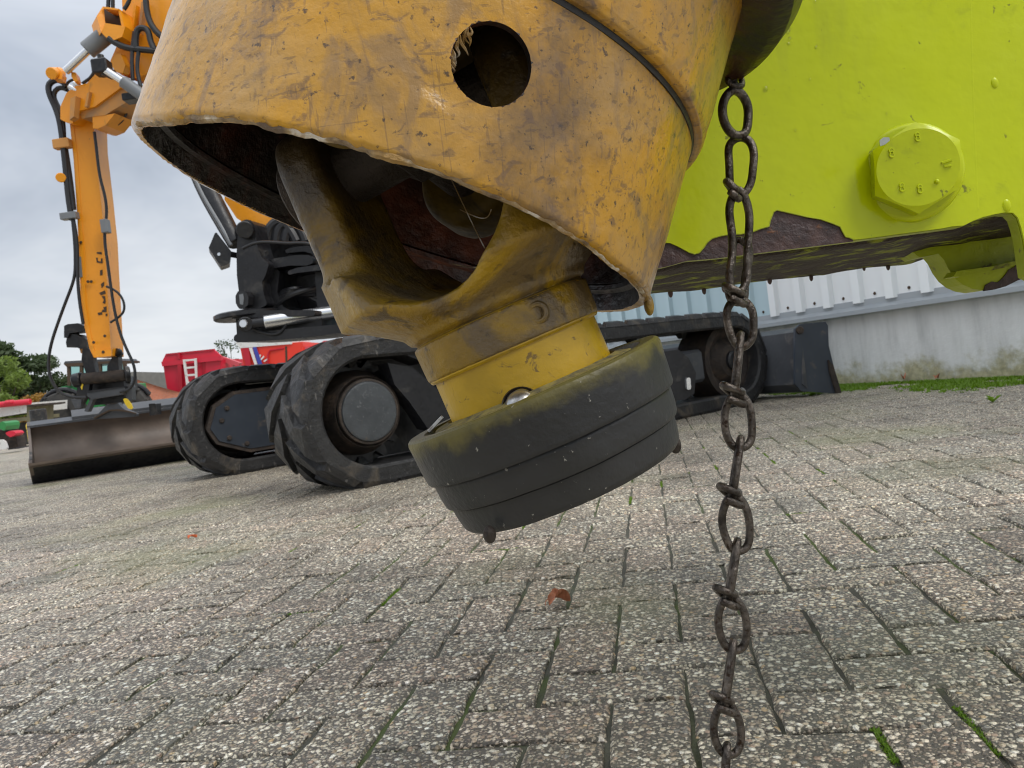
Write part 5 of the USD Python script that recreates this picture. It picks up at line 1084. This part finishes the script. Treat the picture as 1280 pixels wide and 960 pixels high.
for pts in ([(700, 345), (712, 310), (720, 312), (708, 348)], [(715, 340), (735, 318), (740, 326), (722, 346)], [(735, 350), (765, 330), (768, 338), (740, 358)]): obj('lettering', ext(z5(pts), MZ - .03, .02), M['white'], mx, smooth=False)
obj('door_frame', ext(z5([(868, 262), (880, 261), (884, 392), (872, 394)]), MZ - .05, .05), M['decal'], mx, smooth=20)
obj('hatch_outline', tube([P(*q_, MZ - .05) for q_ in z5([(765, 400), (762, 310), (775, 285), (862, 272)])], .03, 6, spline=False), M['red_dark'], mx)
obj('rear_frame', ext(z5([(975, 262), (1020, 262), (1030, 360), (985, 360)]), MZ + .1, .4), M['pink'], mx, smooth=20)
obj('rear_hood', ext(z5([(1085, 300), (1080, 245), (1105, 226), (1225, 222), (1245, 262), (1180, 270), (1170, 300)]), MZ - .2, .8), M['pink'], mx, smooth=20)
obj('rear_body', ext(z5([(1020, 262), (1085, 240), (1400, 220), (1400, 420), (1020, 420)]), MZ + .5, .8), M['red_dark'], mx, smooth=20)
obj('latch', ext(z5([(1035, 285), (1060, 268), (1085, 300), (1075, 345), (1040, 335)]), MZ - .1, .2), M['rodgrey'], mx, smooth=20)
for k in (0, 1):
    q = P(*z5([(720 + 180 * k, 520)])[0], MZ + .4); q[2] = .45; obj('wheel', lathe([(0, 0), (.22, 0), (.26, .05), (.45, .04), (.45, .4), (0, .4)], q, FWD, 32), M['tyre'], mx); obj('axle_beam', bar(q, q + [0, 0, .8], .2, .2), M['black'], mx)
# brick hall with grey roof
BZ = 62.0
hall = thing('brick_hall', 'long low orange brick hall with a grey roof', 'building')
z6 = lambda pts: zz(4.573, 0, 410, pts)
hp = on_plane(z6([(700, 300), (755, 255)]), plane_at(200, 480, BZ)); o_, u_, v_, n_ = plane_at(200, 480, BZ)
obj('wall', ext(z6([(560, 470), (560, 330), (760, 285), (960, 350), (1700, 350), (1700, 470)]), BZ, 10, math.radians(6)), M['brick'], hall, smooth=False)
obj('roof', ext(z6([(545, 335), (700, 262), (755, 250), (1000, 255), (1700, 230), (1700, 352), (965, 352), (760, 288), (560, 345)]), BZ - .3, 10.8, math.radians(6)), M['rooftile'], hall, smooth=False)
for k in range(6): obj('skylight', ext(z6([(850 + 130 * k, 262), (930 + 130 * k, 262), (935 + 130 * k, 276), (855 + 130 * k, 276)]), BZ - .36, .05, math.radians(6)), M['flash'], hall, smooth=False)
obj('gutter', ext(z6([(760, 372), (1000, 372), (1000, 384), (760, 384)]), BZ - .2, .15, math.radians(6)), M['white'], hall, smooth=False)
# green tractor behind the tilt head
GZ = 29.0
tc_ = thing('tractor', 'green tractor with glazed cab standing behind the grading bucket', 'tractor')
obj('cab_roof', ext(z6([(365, 200), (372, 190), (660, 174), (675, 190), (672, 200), (375, 216)]), GZ, 1.6, rnd=.03), M['darkgrey'], tc_, smooth=20)
obj('roof_edge', ext(z6([(362, 204), (675, 186), (675, 198), (380, 222)]), GZ - .06, 1.7), M['decal'], tc_, smooth=20)
for k, pts in enumerate(([(382, 210), (396, 210), (400, 330), (384, 330)], [(455, 206), (470, 206), (468, 330), (452, 330)], [(560, 200), (575, 200), (580, 330), (566, 330)], [(700, 195), (716, 195), (730, 330), (712, 330)])):
    obj('cab_pillar', ext(z6(pts), GZ - .02, .12), M['decal'], tc_, smooth=20); obj('cab_pillar', ext(z6(pts), GZ + 1.45, .12), M['decal'], tc_, smooth=20)
obj('cab_window', ext(z6([(396, 212), (700, 198), (715, 325), (398, 330)]), GZ + .03, .02), M['glassy'], tc_, smooth=20)
obj('seat', ext(z6([(500, 330), (505, 270), (545, 262), (560, 330)]), GZ + .7, .5, rnd=.05), M['decal'], tc_, smooth=20)
obj('bonnet', ext(z6([(335, 365), (350, 335), (420, 322), (740, 318), (760, 420), (430, 470), (415, 430)]), GZ + .1, 1.3, rnd=.04), M['green'], tc_, smooth=20)
obj('chassis', ext(z6([(400, 420), (760, 400), (760, 560), (400, 560)]), GZ + .3, .9), M['black'], tc_, smooth=20)
for (cx, cy, R_, z_, w_) in ((335, 468, .86, GZ - .35, .6), (720, 455, .80, GZ - .3, .6)):
    q = P(*z6([(cx, cy)])[0], z_); q[2] = R_
    wv = obj('wheel', lathe([(0, .12), (.2, .10), (.42, .14), (.44, .02), (.55, .0), (R_ - .05, .03), (R_, .10), (R_, w_ - .1), (R_ - .05, w_), (.4, w_), (0, w_)], q, FWD, 44), M['tyre'], tc_)
    for k in range(20):
        a = k * 2 * np.pi / 20; c_, s_ = math.cos(a), math.sin(a); q2 = q + np.array([c_ * R_, 0, s_ * R_])
        obj('tread_bar', rbox(q2 + [0, .16 if k % 2 else .42, 0], (.08, .30, .10), (c_, 0, s_), (-.35 * s_ * (1 if k % 2 else -1), 1, .35 * c_ * (1 if k % 2 else -1))), M['tyre'], wv)
    obj('fender', lathe([(R_ + .05, .0), (R_ + .08, .0), (R_ + .08, w_), (R_ + .05, w_)], q, FWD, 44) if False else tube([q + np.array([(R_ + .1) * math.cos(a), .3, (R_ + .1) * math.sin(a)]) for a in np.linspace(.5, 2.7, 9)], .09, 8), M['black'], tc_)
obj('work_light', rbox(P(*z6([(690, 255)])[0], GZ - .1), (.16, .1, .12)), M['white'], tc_)
# left edge: market of small machines in front of the hedge
cv = thing('covered_trailer', 'white sheeted trailer with red roll along its top at the left edge', 'trailer')
LZ = 26.0
obj('sheet', ext(zz(12, 0, 490, [(-300, 215), (0, 210), (410, 165), (405, 310), (0, 375), (-300, 400)]), LZ, 2.0, math.radians(-6)), M['white'], cv, smooth=20)
obj('red_roll', cyl(P(-30, 509, LZ - .15), P(38, 502, LZ - .15), .10, 16), M['red'], cv); obj('red_bundle', rbox(P(12, 503, LZ - .2), (.30, .25, .16), ch=.06), M['red'], cv)
obj('emblem', ext(zz(12, 0, 490, [(75, 238), (95, 225), (130, 222), (140, 240), (125, 258), (90, 260)]), LZ - .02, .01, math.radians(-6)), M['pink'], cv, smooth=20)
obj('green_frame', ext(zz(12, 0, 490, [(-300, 440), (0, 410), (405, 375), (405, 430), (0, 470), (-300, 490)]), LZ + .05, 1.6, math.radians(-6)), M['olive'], cv, smooth=20)
for k in (0, 1):
    q = P(6 + 22 * k, 536, LZ + .3); q[2] = .38; obj('wheel', lathe([(0, 0), (.2, .02), (.38, .0), (.38, .25), (0, .25)], q, FWD, 28), M['tyre'], cv)
sdr = thing('seed_drill', 'small green and red field implement with white guard on the ground at the left edge', 'implement')
SZ = 17.5
obj('green_hopper', ext(zz(12, 0, 490, [(-60, 490), (30, 440), (80, 465), (90, 510), (70, 590), (20, 560), (-60, 560)]), SZ, .5, rnd=.03), M['green'], sdr, smooth=25)
obj('red_cover', ext(zz(12, 0, 490, [(80, 610), (140, 585), (210, 590), (240, 620), (215, 655), (150, 678), (100, 645)]), SZ - .1, .3, rnd=.02), M['red'], sdr, smooth=25)
obj('white_guard', ext(zz(12, 0, 490, [(-60, 720), (30, 715), (75, 745), (112, 850), (60, 862), (-60, 862)]), SZ - .1, .06, rnd=.03), M['white'], sdr, smooth=25)
obj('frame', ext(zz(12, 0, 490, [(-60, 560), (80, 590), (240, 660), (280, 830), (240, 855), (120, 845), (-60, 870)]), SZ + .2, .3), M['trackmud'], sdr, smooth=25)
obj('skid', ext(zz(12, 0, 490, [(120, 850), (240, 830), (245, 850), (125, 868)]), SZ - .15, .5), M['black'], sdr, smooth=25)
pt_ = thing('yellow_post', 'short yellow bollard with a wooden cabinet behind it left of the tractor', 'bollard')
q = P(38.5, 545, 19.0); q[2] = -.02
obj('post', lathe([(0, 0), (.07, 0), (.07, .45), (.065, .50), (.075, .51), (.075, .60), (.05, .66), (0, .68)], q, ZU, 20), M['sticker'], pt_)
cb = thing('wooden_cabinet', 'weathered olive wooden cabinet between the white trailer and the tractor', 'cabinet')
obj('box', ext(zz(12, 0, 490, [(400, 215), (545, 205), (540, 520), (405, 545)]), 21.0, .8), M['olive'], cb, smooth=20); obj('lid', ext(zz(12, 0, 490, [(395, 195), (660, 170), (665, 195), (560, 212), (400, 225)]), 20.9, 1.0), M['trackmud'], cb, smooth=20)
wr = thing('wrapped_roll', 'grey and purple wrapped roll standing beside the tractor wheel', 'roll')
obj('roll', cyl(P(51, 541, 20.5) * [1, 1, 0] - [0, 0, .02], P(51, 541, 20.5) * [1, 1, 0] + [0, 0, .98], .20, 24), M['pink'] if False else M['track'], wr)
obj('band', lathe([(.204, .2), (.208, .2), (.208, .42), (.204, .42)], P(51, 541, 20.5) * [1, 1, 0], ZU, 24), M['pink'], wr)

# trees: trunk, limbs and many leaf faces in uneven clumps
def tree(name, label, base, h, w, m, seed, n=5200, lf=.22, trunk_h=.3, grp='trees beyond the yard'):
    r = np.random.RandomState(seed); t = thing(name, label, 'tree', grp); base = np.asarray(base, float)
    th = h * trunk_h; top = base + [r.uniform(-.2, .2), 0, h * .75]
    obj('trunk', tube([base - [0, 0, .1], base + [.1, 0, th * .6], base + [.0, .1, th * 1.4], top], [w * .055, w * .045, w * .03, w * .008], 9), M['bark'], t)
    v, f = [], []; C = []
    for k in range(26):
        a = r.uniform(0, 2 * np.pi); rad = w * .5 * math.sqrt(r.uniform(.05, 1)); z = r.uniform(.28, .97); sh = math.sin(np.pi * min(1, (z - .15) / .9)) ** .6
        c = base + [rad * sh * math.cos(a), rad * sh * math.sin(a), h * z]; C.append(c)
        if k < 11: obj('limb', tube([base + [0, 0, th * r.uniform(.8, 1.8)], (base + c) / 2 + [0, 0, h * .12], c], [w * .018, w * .012, w * .004], 6), M['bark'], t)
    for k in range(n):
        c = C[r.randint(len(C))]; d = r.normal(0, 1, 3); d /= np.linalg.norm(d); q = c + d * (w * .17) * r.uniform(.25, 1.0) ** .5 * (1, 1, .72)
        a1 = r.normal(0, 1, 3); a1 /= np.linalg.norm(a1); a2 = np.cross(a1, r.normal(0, 1, 3)); a2 /= np.linalg.norm(a2); l = lf * r.uniform(.6, 1.3)
        i = len(v); v += [q - a1 * l, q + a2 * l * .5, q + a1 * l, q - a2 * l * .5]; f += [(i, i + 1, i + 2), (i, i + 2, i + 3)]
    obj('crown', T(v, f), m, t, smooth=False)
def gnd(x, y, Z): q = P(x, y, Z); q[2] = 0; return q
tree('tree', 'dark leafy broad tree behind the white trailer', gnd(30, 520, 62), 7.7, 6.2, M['fol_dark'], 1, 6500, .20)
tree('tree', 'dark tall tree cut off by the left picture edge', gnd(-12, 520, 60), 7.4, 5.5, M['fol_dark'], 2, 6000, .20)
tree('tree', 'light yellow green rounded tree at the left picture edge', gnd(4, 520, 52), 5.4, 4.6, M['fol_yel'], 3, 6000, .16, .15)
tree('tree', 'low orange autumn coloured bush left of the tractor', gnd(56, 520, 58), 3.0, 3.4, M['fol_aut'], 4, 2600, .13, .1)
tree('tree', 'distant thin tree above the red trailer, nearly bare', gnd(290, 480, 90), 7.9, 4.2, M['fol_dark'], 6, 700, .16)
tree('tree', 'dark low tree peeping right of the big dark one', gnd(47, 520, 70), 5.2, 3.2, M['fol_dark'], 7, 2600, .18)
hd = []
r = np.random.RandomState(8)
for _ in range(9000):
    x = r.uniform(-70, 12); q = np.array([x, 84 + r.uniform(-1, 1), abs(r.normal(0, 1.2))]); a1 = r.normal(0, 1, 3); a1 /= np.linalg.norm(a1); a2 = np.cross(a1, r.normal(0, 1, 3)); a2 /= np.linalg.norm(a2); hd.append((q - a1 * .28, q + a2 * .16, q + a1 * .28, q - a2 * .16))
hv_ = np.array(hd).reshape(-1, 3); i = np.arange(len(hd)) * 4
obj('far_hedge', T(hv_, np.vstack([np.stack([i, i + 1, i + 2], -1), np.stack([i, i + 2, i + 3], -1)])), M['fol_dark'], smooth=False, kind='stuff', label='far green hedge along the edge of the yard', cat='hedge')
# unseen block added overhead, standing for the machine body, to cut skylight
hb = thing('machine_housing', 'unseen lime block added above the shaft guard to cut skylight', 'machine frame')
obj('housing', rbox((.52, .82, .90), (1.34, .8, .35), ch=.03), M['lime'], hb)
